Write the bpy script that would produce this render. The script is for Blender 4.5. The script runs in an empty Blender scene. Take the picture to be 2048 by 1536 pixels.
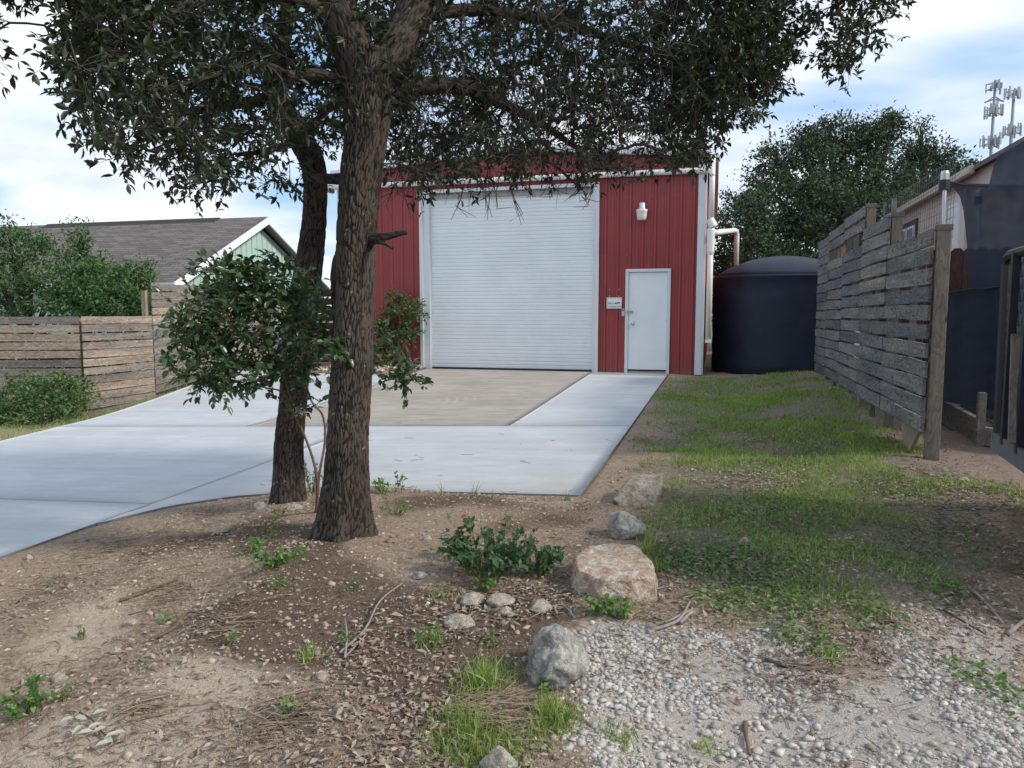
import bpy, bmesh, math, random
import numpy as np
from mathutils import Vector, Matrix, noise as mnoise
R = math.radians
rng = np.random.default_rng(7); random.seed(7)
S = bpy.context.scene; COL = S.collection

# ------------------------------------------------------------------ camera
CAMZ = 1.25; F = 1500.0; PX, PY = 1024.0, 768.0
YAW = R(15.1); PITCH = math.atan((768 - 625) / F)
cd = bpy.data.cameras.new('camera'); cam = bpy.data.objects.new('camera', cd); COL.objects.link(cam)
cd.sensor_width = 36; cd.lens = F / 2048 * 36; cd.clip_start = 0.05; cd.clip_end = 2000
cam.location = (0, 0, CAMZ); cam.rotation_euler = (math.pi / 2 - PITCH, 0, YAW)
S.camera = cam

# ------------------------------------------------------------------ sky, sun, exposure
SUN_EL, SUN_AZ = R(36), R(-2)          # azimuth measured from +X towards +Y
W = bpy.data.worlds.new('World'); S.world = W; W.use_nodes = True
nt = W.node_tree; nt.nodes.clear()
def wn(t, **k):
    n = nt.nodes.new(t)
    for a, b in k.items(): setattr(n, a, b)
    return n
L = nt.links.new
sky = wn('ShaderNodeTexSky', sky_type='NISHITA', sun_disc=False, sun_elevation=SUN_EL,
         sun_rotation=math.pi / 2 - SUN_AZ, air_density=1.0, dust_density=1.2, ozone_density=1.5)
tc = wn('ShaderNodeTexCoord'); sep = wn('ShaderNodeSeparateXYZ'); L(tc.outputs['Generated'], sep.inputs[0])
addz = wn('ShaderNodeMath', operation='ADD'); L(sep.outputs['Z'], addz.inputs[0]); addz.inputs[1].default_value = 0.16
mx = wn('ShaderNodeMath', operation='MAXIMUM'); L(addz.outputs[0], mx.inputs[0]); mx.inputs[1].default_value = 0.05
dx = wn('ShaderNodeMath', operation='DIVIDE'); L(sep.outputs['X'], dx.inputs[0]); L(mx.outputs[0], dx.inputs[1])
dy = wn('ShaderNodeMath', operation='DIVIDE'); L(sep.outputs['Y'], dy.inputs[0]); L(mx.outputs[0], dy.inputs[1])
com = wn('ShaderNodeCombineXYZ'); L(dx.outputs[0], com.inputs[0]); L(dy.outputs[0], com.inputs[1])
mp = wn('ShaderNodeMapping'); L(com.outputs[0], mp.inputs[0]); mp.inputs['Scale'].default_value = (0.8, 1.0, 1); mp.inputs['Rotation'].default_value = (0, 0, R(25)); mp.inputs['Location'].default_value = (0.35, 0.2, 0)
n1 = wn('ShaderNodeTexNoise'); L(mp.outputs[0], n1.inputs['Vector']); n1.inputs['Scale'].default_value = 0.95; n1.inputs['Detail'].default_value = 6; n1.inputs['Roughness'].default_value = 0.47; n1.inputs['Distortion'].default_value = 0.25
cr = wn('ShaderNodeValToRGB'); L(n1.outputs['Fac'], cr.inputs[0])
cr.color_ramp.elements[0].position = 0.38; cr.color_ramp.elements[1].position = 0.55
n2 = wn('ShaderNodeTexNoise'); L(mp.outputs[0], n2.inputs['Vector']); n2.inputs['Scale'].default_value = 1.7; n2.inputs['Detail'].default_value = 6; n2.inputs['Roughness'].default_value = 0.55
cc = wn('ShaderNodeValToRGB'); L(n2.outputs['Fac'], cc.inputs[0])
cc.color_ramp.elements[0].position = 0.33; cc.color_ramp.elements[0].color = (0.50, 0.58, 0.71, 1)
cc.color_ramp.elements[1].position = 0.57; cc.color_ramp.elements[1].color = (0.72, 0.75, 0.79, 1)
skm = wn('ShaderNodeMix', data_type='RGBA', blend_type='MULTIPLY'); skm.inputs[0].default_value = 1
L(sky.outputs[0], skm.inputs[6]); skm.inputs[7].default_value = (0.10, 0.10, 0.10, 1)
skb = wn('ShaderNodeMix', data_type='RGBA'); skb.inputs[0].default_value = 0.55; L(skm.outputs[2], skb.inputs[6]); skb.inputs[7].default_value = (0.32, 0.54, 0.82, 1)
mix = wn('ShaderNodeMix', data_type='RGBA'); L(cr.outputs[0], mix.inputs[0]); L(skb.outputs[2], mix.inputs[6]); L(cc.outputs[0], mix.inputs[7])
bg = wn('ShaderNodeBackground'); L(mix.outputs[2], bg.inputs[0]); bg.inputs[1].default_value = 1.0
ow = wn('ShaderNodeOutputWorld'); L(bg.outputs[0], ow.inputs[0])

sd = bpy.data.lights.new('sun', 'SUN'); sun = bpy.data.objects.new('sun', sd); COL.objects.link(sun)
sd.energy = 2.2; sd.angle = R(8); sd.color = (1.0, 0.93, 0.82)
sv = Vector((math.cos(SUN_EL) * math.cos(SUN_AZ), math.cos(SUN_EL) * math.sin(SUN_AZ), math.sin(SUN_EL)))
sun.rotation_euler = (-sv).to_track_quat('-Z', 'Y').to_euler(); sun.location = (20, -5, 20)
S.view_settings.view_transform = 'Standard'; S.view_settings.look = 'None'
S.view_settings.exposure = 0.56; S.view_settings.gamma = 1.0; S.view_settings.use_curve_mapping = False

# ------------------------------------------------------------------ photo measurement -> world
_fw = np.array([-math.sin(YAW) * math.cos(PITCH), math.cos(YAW) * math.cos(PITCH), -math.sin(PITCH)])
_rt = np.array([math.cos(YAW), math.sin(YAW), 0.0]); _up = np.cross(_rt, _fw)
CP = np.array([0, 0, CAMZ])
def ray(x, y): return _fw + _rt * ((x - PX) / F) - _up * ((y - PY) / F)
def onD(x, y, d): return CP + ray(x, y) * d
def onX(x, y, X): r = ray(x, y); return CP + r * (X / r[0])
def onY(x, y, Y): r = ray(x, y); return CP + r * (Y / r[1])
def proj(P):
    q = np.asarray(P) - CP; d = q @ _fw
    return PX + F * (q @ _rt) / d, PY - F * (q @ _up) / d, d

# ------------------------------------------------------------------ mesh helpers
class MB:
    def __init__(s): s.v = []; s.f = []
    def add(s, V, Fc):
        o = len(s.v); s.v += [tuple(map(float, p)) for p in V]; s.f += [tuple(i + o for i in f) for f in Fc]; return s
    def box(s, c, size, M=None, jit=0):
        h = np.array(size) / 2; c = np.array(c, float)
        V = np.array([(x, y, z) for x in (-1, 1) for y in (-1, 1) for z in (-1, 1)]) * h
        if jit: V = V + np.random.default_rng(len(s.v) + 3).normal(0, jit, V.shape)
        if M is not None: V = V @ np.array(M).T
        return s.add(V + c, [(0, 1, 3, 2), (4, 6, 7, 5), (0, 4, 5, 1), (2, 3, 7, 6), (0, 2, 6, 4), (1, 5, 7, 3)])
    def beam(s, a, b, w, h, up=(0, 0, 1)):
        a = np.array(a, float); b = np.array(b, float); d = b - a; l = np.linalg.norm(d); d /= l
        u = np.array(up, float); x = np.cross(d, u); x /= np.linalg.norm(x); u = np.cross(x, d)
        V = [p + x * (w / 2 * i) + u * (h / 2 * j) for p in (a, b) for i, j in ((-1, -1), (1, -1), (1, 1), (-1, 1))]
        return s.add(V, [(3, 2, 1, 0), (4, 5, 6, 7), (0, 1, 5, 4), (1, 2, 6, 5), (2, 3, 7, 6), (3, 0, 4, 7)])
    def tube(s, pts, rad, n=8, cap=True):
        P = [np.array(p, float) for p in pts]; k = len(P)
        rad = [rad] * k if np.isscalar(rad) else list(rad); rings = []; xp = None
        for i in range(k):
            d = P[min(i + 1, k - 1)] - P[max(i - 1, 0)]; d /= np.linalg.norm(d) + 1e-9
            if xp is None:
                r = np.array([0, 0, 1.]) if abs(d[2]) < .9 else np.array([1., 0, 0]); x = np.cross(d, r)
            else: x = xp - d * (xp @ d)
            x /= np.linalg.norm(x); y = np.cross(d, x); xp = x
            rings.append([P[i] + (x * math.cos(2 * math.pi * j / n) + y * math.sin(2 * math.pi * j / n)) * rad[i] for j in range(n)])
        V = [p for r in rings for p in r]
        Fc = [(i * n + j, i * n + (j + 1) % n, (i + 1) * n + (j + 1) % n, (i + 1) * n + j) for i in range(k - 1) for j in range(n)]
        if cap: Fc += [tuple(range(n - 1, -1, -1)), tuple((k - 1) * n + j for j in range(n))]
        return s.add(V, Fc)
    def lathe(s, prof, c, n=24):
        c = np.array(c, float); V = []; Fc = []; k = len(prof)
        for r, z in prof: V += [c + (r * math.cos(2 * math.pi * j / n), r * math.sin(2 * math.pi * j / n), z) for j in range(n)]
        for i in range(k - 1):
            for j in range(n): Fc.append((i * n + j, i * n + (j + 1) % n, (i + 1) * n + (j + 1) % n, (i + 1) * n + j))
        Fc += [tuple(range(n - 1, -1, -1)), tuple((k - 1) * n + j for j in range(n))]
        return s.add(V, Fc)
    def prism(s, poly, off):
        n = len(poly); A = [np.array(p, float) for p in poly]; B = [p + np.array(off, float) for p in A]
        return s.add(A + B, [tuple(range(n - 1, -1, -1)), tuple(range(n, 2 * n))] + [(i, (i + 1) % n, n + (i + 1) % n, n + i) for i in range(n)])
    def build(s, name, mat, parent=None, smooth=False, bevel=0, loc=None):
        me = bpy.data.meshes.new(name); V = s.v
        me.from_pydata(V, [], s.f); me.materials.append(mat)
        if smooth: me.polygons.foreach_set('use_smooth', [True] * len(me.polygons))
        o = bpy.data.objects.new(name, me); link(o, parent)
        if bevel:
            m = o.modifiers.new('bevel', 'BEVEL'); m.width = bevel; m.segments = 2; m.limit_method = 'ANGLE'; m.angle_limit = R(40)
        return o

def link(o, parent=None):
    COL.objects.link(o)
    if parent is not None: o.parent = parent; o.matrix_parent_inverse = Matrix.Translation(-Vector(parent.location)) if parent.rotation_euler[2] == 0 else parent.matrix_basis.inverted()
    return o

def npmesh(name, V, Fs, mat, parent=None, smooth=False):
    """V (n,3); Fs list of (m,k) index arrays"""
    me = bpy.data.meshes.new(name); V = np.asarray(V, np.float32)
    me.vertices.add(len(V)); me.vertices.foreach_set('co', V.ravel())
    Fs = [np.asarray(f, np.int32) for f in Fs if len(f)]
    loops = np.concatenate([f.ravel() for f in Fs]); tot = np.concatenate([np.full(len(f), f.shape[1], np.int32) for f in Fs])
    st = np.concatenate([[0], np.cumsum(tot)[:-1]]).astype(np.int32)
    me.loops.add(len(loops)); me.loops.foreach_set('vertex_index', loops)
    me.polygons.add(len(tot)); me.polygons.foreach_set('loop_start', st); me.polygons.foreach_set('loop_total', tot)
    if smooth: me.polygons.foreach_set('use_smooth', np.ones(len(tot), bool))
    me.update(calc_edges=True); me.validate(); me.materials.append(mat)
    o = bpy.data.objects.new(name, me); return link(o, parent)

def tag(o, label=None, cat=None, group=None, kind=None):
    for k, v in (('label', label), ('category', cat), ('group', group), ('kind', kind)):
        if v: o[k] = v
    return o
def empty(name, loc, label, cat, group=None):
    o = bpy.data.objects.new(name, None); o.location = tuple(map(float, loc)); o.empty_display_size = .2; COL.objects.link(o)
    return tag(o, label, cat, group)

def frames(d, hint):
    y = d / (np.linalg.norm(d, axis=1, keepdims=True) + 1e-9); x = np.cross(y, hint); x /= np.linalg.norm(x, axis=1, keepdims=True) + 1e-9
    z = np.cross(x, y); return np.stack([x, y, z], 2)          # columns
LEAF8 = (np.array([(0, 0, 0), (0, .35, 0), (0, .7, -.03), (0, 1, -.10), (-.45, .33, .13), (-.38, .7, .08), (.45, .33, .13), (.38, .7, .08)], float),
         [np.array([(0, 6, 1), (0, 1, 4), (2, 7, 3), (5, 2, 3)]), np.array([(1, 6, 7, 2), (4, 1, 2, 5)])])
LEAF6 = (np.array([(0, 0, 0), (0, .5, 0), (0, 1, -.08), (-.42, .36, .11), (-.38, .68, .08), (.42, .36, .11), (.38, .68, .08)], float), [np.array([(0, 5, 6, 1), (1, 4, 3, 0)]), np.array([(1, 6, 2), (1, 2, 4)])])
LEAF5 = (np.array([(0, 0, 0), (.5, .45, .1), (0, 1, -.05), (-.5, .45, .1), (0, .5, 0)], float), [np.array([(0, 1, 2, 4), (0, 4, 2, 3)])])
LEAF4 = (np.array([(0, 0, 0), (.5, .45, .12), (0, 1, -.05), (-.5, .45, .12)], float), [np.array([(0, 1, 2, 3)])])
BLADE = (np.array([(-.5, 0, 0), (.5, 0, 0), (.33, .55, .06), (-.33, .55, .06), (0, 1, .28)], float), [np.array([(0, 1, 2, 3)]), np.array([(3, 2, 4)])])
def scatter(tmpl, pos, d, hint, length, width):
    T, Fs = tmpl; n = len(pos); M = frames(d, hint); k = len(T)
    loc = np.broadcast_to(T, (n, k, 3)).copy(); loc[:, :, 0] *= width[:, None]; loc[:, :, 1] *= length[:, None]; loc[:, :, 2] *= length[:, None]
    V = np.einsum('nij,nkj->nki', M, loc) + pos[:, None, :]
    off = (np.arange(n) * k)[:, None, None]
    return V.reshape(-1, 3), [(f[None] + off).reshape(-1, f.shape[1]) for f in Fs]
def merge(parts):
    Vs = []; Fd = {}; o = 0
    for V, Fs in parts:
        for f in Fs: Fd.setdefault(f.shape[1], []).append(f + o)
        Vs.append(V); o += len(V)
    return np.concatenate(Vs), [np.concatenate(a) for a in Fd.values()]
def rdir(n, zb=0.0, zs=1.0):
    v = rng.normal(0, 1, (n, 3)); v[:, 2] = v[:, 2] * zs + zb; return v / np.linalg.norm(v, axis=1, keepdims=True)
def multi_tubes(P, rad, n=4):
    """P (N,k,3) polylines, rad (N,k)"""
    N, k, _ = P.shape; d = np.empty_like(P); d[:, 1:-1] = P[:, 2:] - P[:, :-2]; d[:, 0] = P[:, 1] - P[:, 0]; d[:, -1] = P[:, -1] - P[:, -2]
    d /= np.linalg.norm(d, axis=2, keepdims=True) + 1e-9
    ref = np.where(np.abs(d[..., 2:3]) < .8, np.array([0, 0, 1.]), np.array([1., 0, 0])); x = np.cross(d, ref); x /= np.linalg.norm(x, axis=2, keepdims=True) + 1e-9; y = np.cross(d, x)
    a = np.arange(n) * 2 * math.pi / n
    V = P[:, :, None, :] + (x[:, :, None, :] * np.cos(a)[:, None] + y[:, :, None, :] * np.sin(a)[:, None]) * rad[:, :, None, None]
    idx = np.arange(N * k * n).reshape(N, k, n); A = idx[:, :-1]; B = idx[:, 1:]
    q = np.stack([A, np.roll(A, -1, 2), np.roll(B, -1, 2), B], -1).reshape(-1, 4)
    return V.reshape(-1, 3), [q]
def catmull(P, m):
    P = np.array(P, float); Q = np.vstack([2 * P[0] - P[1], P, 2 * P[-1] - P[-2]]); out = []
    for i in range(len(P) - 1):
        a, b, c, e = Q[i:i + 4]
        for t in np.linspace(0, 1, m, endpoint=False):
            out.append(.5 * ((2 * b) + (c - a) * t + (2 * a - 5 * b + 4 * c - e) * t * t + (3 * b - 3 * c + e - a) * t ** 3))
    out.append(P[-1]); return np.array(out)

# ------------------------------------------------------------------ materials
MATS = {}
def nmat(name):
    m = bpy.data.materials.new(name); m.use_nodes = True; t = m.node_tree; b = t.nodes['Principled BSDF']; MATS[name] = m
    return m, t, b, t.links.new
def N(t, ty, **k):
    n = t.nodes.new(ty)
    for a, b in k.items(): setattr(n, a, b)
    return n
def ramp(t, src, stops):
    r = N(t, 'ShaderNodeValToRGB'); t.links.new(src, r.inputs[0]); e = r.color_ramp.elements
    while len(e) < len(stops): e.new(.5)
    for x, (p, c) in zip(e, stops): x.position = p; x.color = (*c, 1) if len(c) == 3 else c
    return r.outputs[0]
def noise(t, scale, detail=5, rough=.55, vec=None, dist=0):
    n = N(t, 'ShaderNodeTexNoise'); n.inputs['Scale'].default_value = scale; n.inputs['Detail'].default_value = detail; n.inputs['Roughness'].default_value = rough; n.inputs['Distortion'].default_value = dist
    if vec is not None: t.links.new(vec, n.inputs['Vector'])
    return n.outputs['Fac']
def coords(t, scale=(1, 1, 1), kind='Object'):
    c = N(t, 'ShaderNodeTexCoord'); m = N(t, 'ShaderNodeMapping'); m.inputs['Scale'].default_value = scale; t.links.new(c.outputs[kind], m.inputs[0]); return m.outputs[0]
def mixc(t, fac, a, b, mode='MIX'):
    m = N(t, 'ShaderNodeMix', data_type='RGBA', blend_type=mode)
    for s, i in ((fac, 0), (a, 6), (b, 7)):
        if hasattr(s, 'node'): t.links.new(s, m.inputs[i])
        else: m.inputs[i].default_value = s if i == 0 else (*s, 1)
    return m.outputs[2]
def bump(t, b, h, strength=.3, dist=.01):
    n = N(t, 'ShaderNodeBump'); n.inputs['Strength'].default_value = strength; n.inputs['Distance'].default_value = dist; t.links.new(h, n.inputs['Height']); t.links.new(n.outputs[0], b.inputs['Normal'])
def simple(name, col, rough=.6, var=.15, scale=6, metal=0, bmp=.1, bscale=40, spec=.5):
    m, t, b, l = nmat(name); v = coords(t); nz = noise(t, scale, 6, .6, v)
    lo = tuple(c * (1 - var) for c in col); hi = tuple(min(1, c * (1 + var)) for c in col)
    l(ramp(t, nz, [(.3, lo), (.7, hi)]), b.inputs['Base Color']); b.inputs['Roughness'].default_value = rough; b.inputs['Metallic'].default_value = metal; b.inputs['Specular IOR Level'].default_value = spec
    if bmp: bump(t, b, noise(t, bscale, 5, .6, v), bmp, .005)
    return m
def leafmat(name, cols, rough=.5, trans=.25, spec=.4):
    m, t, b, l = nmat(name); g = N(t, 'ShaderNodeNewGeometry'); c = ramp(t, g.outputs['Random Per Island'], [(i / (len(cols) - 1), k) for i, k in enumerate(cols)])
    nz = noise(t, 1.3, 3, .5, coords(t)); c2 = mixc(t, .8, c, ramp(t, nz, [(.3, (.75, .75, .75)), (.7, (1.2, 1.2, 1.2))]), 'MULTIPLY')
    l(c2, b.inputs['Base Color']); b.inputs['Roughness'].default_value = rough; b.inputs['Specular IOR Level'].default_value = spec
    tr = N(t, 'ShaderNodeBsdfTranslucent'); l(mixc(t, 1, c2, (1.3, 1.5, .6), 'MULTIPLY'), tr.inputs[0]); ms = N(t, 'ShaderNodeMixShader'); ms.inputs[0].default_value = trans
    l(b.outputs[0], ms.inputs[1]); l(tr.outputs[0], ms.inputs[2]); l(ms.outputs[0], t.nodes['Material Output'].inputs[0]); return m
def islandmat(name, cols, rough=.8, bmp=.2, bscale=60, var=.2):
    m, t, b, l = nmat(name); g = N(t, 'ShaderNodeNewGeometry'); c = ramp(t, g.outputs['Random Per Island'], [(i / (len(cols) - 1), k) for i, k in enumerate(cols)])
    v = coords(t); nz = noise(t, bscale, 4, .6, v); l(mixc(t, 1, c, ramp(t, nz, [(.3, (1 - var,) * 3), (.7, (1 + var,) * 3)]), 'MULTIPLY'), b.inputs['Base Color']); b.inputs['Roughness'].default_value = rough
    if bmp: bump(t, b, nz, bmp, .004)
    return m
def woodmat(name, c_lo, c_hi, axis, rough=.85, knots=True, edge=0.0):
    """weathered wood; axis x/y/z = long direction in world space, g = the board's own grain coordinates (long axis x)"""
    m, t, b, l = nmat(name); oi = N(t, 'ShaderNodeObjectInfo')
    if axis == 'g': a_ = N(t, 'ShaderNodeAttribute'); a_.attribute_name = 'grain'; src = a_.outputs['Vector']; ax = 0
    else:
        tcn = N(t, 'ShaderNodeTexCoord'); addv = N(t, 'ShaderNodeVectorMath', operation='ADD'); l(tcn.outputs['Object'], addv.inputs[0]); mulr = N(t, 'ShaderNodeVectorMath', operation='SCALE'); mulr.inputs[0].default_value = (37, 53, 91); l(oi.outputs['Random'], mulr.inputs['Scale']); l(mulr.outputs[0], addv.inputs[1]); src = addv.outputs[0]; ax = 'xyz'.index(axis)
    def mapped(across, along):
        mp = N(t, 'ShaderNodeMapping'); sc = [across] * 3; sc[ax] = along; mp.inputs['Scale'].default_value = sc; l(src, mp.inputs[0]); return mp.outputs[0]
    warp = noise(t, 1.0, 2, .5, mapped(7, 2.2), .3)                       # cathedral figure: iso-lines of a smooth field
    mul = N(t, 'ShaderNodeMath', operation='MULTIPLY'); l(warp, mul.inputs[0]); mul.inputs[1].default_value = 11
    fr = N(t, 'ShaderNodeMath', operation='FRACT'); l(mul.outputs[0], fr.inputs[0])
    fine = noise(t, 1.0, 5, .7, mapped(42, 1.4)); big = noise(t, 1.0, 4, .6, mapped(6, .8)); blot = noise(t, 1.0, 3, .6, mapped(9, 9))
    c = ramp(t, big, [(.34, c_lo), (.66, c_hi)]); c = mixc(t, .55, c, ramp(t, fr.outputs[0], [(0, tuple(x * .8 for x in c_lo)), (.45, tuple((x + y) / 2 for x, y in zip(c_lo, c_hi))), (.95, c_hi), (1, c_lo)]))
    c = mixc(t, .75, c, ramp(t, fine, [(.3, (.60, .60, .60)), (.7, (1.28, 1.28, 1.28))]), 'MULTIPLY'); c = mixc(t, .3, c, ramp(t, blot, [(.35, (.65, .65, .65)), (.65, (1.2, 1.2, 1.2))]), 'MULTIPLY')
    tone = ramp(t, oi.outputs['Random'], [(0, (.66, .68, .72)), (.5, (1, 1, 1)), (1, (1.25, 1.15, 1.02))]); c = mixc(t, 1, c, tone, 'MULTIPLY')
    if knots:
        vo = N(t, 'ShaderNodeTexVoronoi'); vo.inputs['Scale'].default_value = 1; l(mapped(5.5, 2.6), vo.inputs['Vector']); c = mixc(t, ramp(t, vo.outputs['Distance'], [(.05, (1, 1, 1)), (.11, (0, 0, 0))]), c, tuple(x * .35 for x in c_lo))
    l(c, b.inputs['Base Color']); b.inputs['Roughness'].default_value = rough; b.inputs['Specular IOR Level'].default_value = .25; bump(t, b, fine, .5, .003); return m

M_conc = None
def concrete(name, base, stain, streak=(1.2, 5, 1), stamt=.5):
    m, t, b, l = nmat(name); v = coords(t); vs = coords(t, streak)
    a = noise(t, 1.1, 6, .65, v, .4); s = noise(t, 2.2, 6, .6, vs, .2); f = noise(t, 90, 4, .7, v)
    c = ramp(t, a, [(.32, tuple(x * .86 for x in base)), (.66, base)]); c = mixc(t, ramp(t, s, [(.42, (0, 0, 0)), (.72, (stamt,) * 3)]), c, stain)
    c = mixc(t, .5, c, ramp(t, f, [(.3, (.85, .85, .85)), (.7, (1.1, 1.1, 1.1))]), 'MULTIPLY')
    sp = noise(t, 17, 2, .5, v); c = mixc(t, ramp(t, sp, [(.72, (0, 0, 0)), (.78, (.5, .5, .5))]), c, tuple(x * .6 for x in stain)); bl = noise(t, .55, 5, .7, coords(t, (1, 1, 1)), 1.2); c = mixc(t, ramp(t, bl, [(.5, (0, 0, 0)), (.72, (.45,) * 3)]), c, tuple(x * y for x, y in zip(stain, (1.05, 1.0, .93)))); hl = noise(t, 2.6, 3, .5, coords(t, (.12, 1.6, 1))); c = mixc(t, .5, c, ramp(t, hl, [(.38, (.90, .90, .90)), (.62, (1.06, 1.06, 1.06))]), 'MULTIPLY')
    l(c, b.inputs['Base Color']); b.inputs['Roughness'].default_value = .82; b.inputs['Specular IOR Level'].default_value = .3; bump(t, b, f, .25, .003); return m
M_new = concrete('concrete_new', (.54, .56, .58), (.40, .41, .43))
def tyre_marks(m):
    t = m.node_tree; l = t.links.new; b = t.nodes['Principled BSDF']; c0 = b.inputs['Base Color'].links[0].from_socket
    sb = N(t, 'ShaderNodeVectorMath', operation='DISTANCE'); l(coords(t), sb.inputs[0]); sb.inputs[1].default_value = (-5.6, 10.6, 0)
    w = N(t, 'ShaderNodeMath', operation='MULTIPLY'); l(sb.outputs['Value'], w.inputs[0]); w.inputs[1].default_value = 7.0; fr = N(t, 'ShaderNodeMath', operation='FRACT'); l(w.outputs[0], fr.inputs[0])
    band = ramp(t, sb.outputs['Value'], [(.0, (0, 0, 0)), (.001, (0, 0, 0))]); nz = noise(t, 1.1, 3, .5, coords(t)); dm = N(t, 'ShaderNodeMapRange'); l(sb.outputs['Value'], dm.inputs[0]); dm.inputs[1].default_value = 1.2; dm.inputs[2].default_value = 2.4
    ring = ramp(t, dm.outputs[0], [(0, (0, 0, 0)), (.3, (1, 1, 1)), (.7, (1, 1, 1)), (1, (0, 0, 0))]); ln = ramp(t, fr.outputs[0], [(.30, (0, 0, 0)), (.42, (1, 1, 1)), (.5, (1, 1, 1)), (.62, (0, 0, 0))])
    k = mixc(t, 1, mixc(t, 1, ring, ln, 'MULTIPLY'), ramp(t, nz, [(.45, (0, 0, 0)), (.62, (.4,) * 3)]), 'MULTIPLY'); l(mixc(t, k, c0, (.50, .44, .38)), b.inputs['Base Color']); return m
M_old = concrete('concrete_old', (.43, .385, .335), (.25, .215, .175), (.9, 3.2, 1), .7); tyre_marks(M_old)
M_apron = concrete('concrete_apron', (.38, .37, .35), (.24, .22, .20))

def redmat():
    m, t, b, l = nmat('red_metal'); v = coords(t); vs = coords(t, (7, 7, .35)); sep = N(t, 'ShaderNodeSeparateXYZ'); l(coords(t), sep.inputs[0])
    a = noise(t, .8, 5, .6, v); s = noise(t, 3, 5, .6, vs)
    c = ramp(t, a, [(.3, (.265, .044, .046)), (.7, (.325, .057, .058))]); c = mixc(t, ramp(t, s, [(.45, (0, 0, 0)), (.75, (.35,) * 3)]), c, (.20, .040, .042))
    h = N(t, 'ShaderNodeMath', operation='MULTIPLY_ADD'); l(sep.outputs[2], h.inputs[0]); h.inputs[1].default_value = -3.2; l(a, h.inputs[2])
    c = mixc(t, ramp(t, h.outputs[0], [(.0, (0, 0, 0)), (.6, (.6,) * 3)]), c, (.24, .14, .11))
    l(c, b.inputs['Base Color']); b.inputs['Roughness'].default_value = .42; b.inputs['Specular IOR Level'].default_value = .45; return m
M_red = redmat()
M_white = simple('white_paint', (.78, .82, .85), .45, .05, 2, bmp=.03)
M_shut = simple('shutter_paint', (.77, .81, .83), .4, .05, 1.5, bmp=.02)
M_trim = simple('pale_trim', (.66, .69, .72), .45, .06, 2, bmp=.03)
M_pvc = simple('white_pvc', (.78, .77, .73), .4, .06, 3, bmp=.02)
M_steel = simple('galvanised_steel', (.55, .58, .6), .42, .12, 9, metal=.8, bmp=.05)
M_lampw = simple('lamp_glass', (.72, .70, .68), .3, .06, 6, bmp=0)
M_black = simple('black_poly', (.013, .020, .038), .55, .35, 3, bmp=.05, bscale=9, spec=.32)
M_dark = simple('dark_metal', (.016, .019, .026), .5, .3, 8, bmp=.08)
M_greysteel = simple('grey_steel', (.12, .14, .16), .55, .25, 9, bmp=.1)
M_brass = simple('aged_brass', (.45, .38, .24), .35, .1, 9, metal=.9, bmp=0)
M_print = simple('black_print', (.03, .05, .08), .6, .02, 2, bmp=0)
M_teal = simple('mint_siding', (.40, .57, .50), .6, .10, 2.5, bmp=.06)
M_soffit = simple('soffit_board', (.30, .27, .24), .7, .12, 3, bmp=.05)
M_pinkwall = simple('pink_siding', (.53, .47, .43), .7, .10, 1.8, bmp=.05)
M_glass = simple('window_glass', (.25, .32, .36), .08, .1, 2, bmp=0, spec=.8)
M_ply = simple('plywood', (.24, .19, .14), .8, .2, 5)
def roofmat():
    m, t, b, l = nmat('roof_shingle'); br = N(t, 'ShaderNodeTexBrick'); v = coords(t, (1, 1, 1)); l(v, br.inputs['Vector'])
    # shingle courses run along X, stepped up the slope: use X and slope length (Y scaled)
    mp = v.node; mp.inputs['Scale'].default_value = (1.0, 1.118, 0)
    br.inputs['Scale'].default_value = 1.0; br.inputs['Brick Width'].default_value = .38; br.inputs['Row Height'].default_value = .145; br.inputs['Mortar Size'].default_value = .012; br.inputs['Bias'].default_value = 0
    br.inputs['Color1'].default_value = (.105, .088, .080, 1); br.inputs['Color2'].default_value = (.185, .158, .145, 1); br.inputs['Mortar'].default_value = (.05, .043, .04, 1)
    f = noise(t, 60, 4, .7, coords(t)); l(mixc(t, 1, br.outputs['Color'], ramp(t, f, [(.3, (.8, .8, .8)), (.7, (1.2, 1.2, 1.2))]), 'MULTIPLY'), b.inputs['Base Color']); b.inputs['Roughness'].default_value = .9
    return m
M_roof = roofmat()
M_board_l = woodmat('fence_board_brown', (.135, .112, .096), (.43, .365, .31), 'g')
M_board_r = woodmat('fence_board_grey', (.055, .06, .066), (.29, .295, .295), 'g')
M_post = woodmat('fence_post_wood', (.20, .165, .13), (.36, .30, .25), 'z')
M_post_g = woodmat('fence_post_grey', (.13, .112, .092), (.27, .235, .20), 'z')
M_redwood = woodmat('dark_red_board', (.062, .036, .036), (.105, .056, .054), 'z', knots=False)
M_cedar = woodmat('cedar_board', (.40, .22, .12), (.55, .33, .19), 'z')
M_gate = woodmat('dark_stained_board', (.03, .014, .014), (.07, .032, .03), 'g', knots=False)
M_timber = woodmat('grey_timber', (.13, .125, .12), (.25, .235, .22), 'y')
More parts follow.
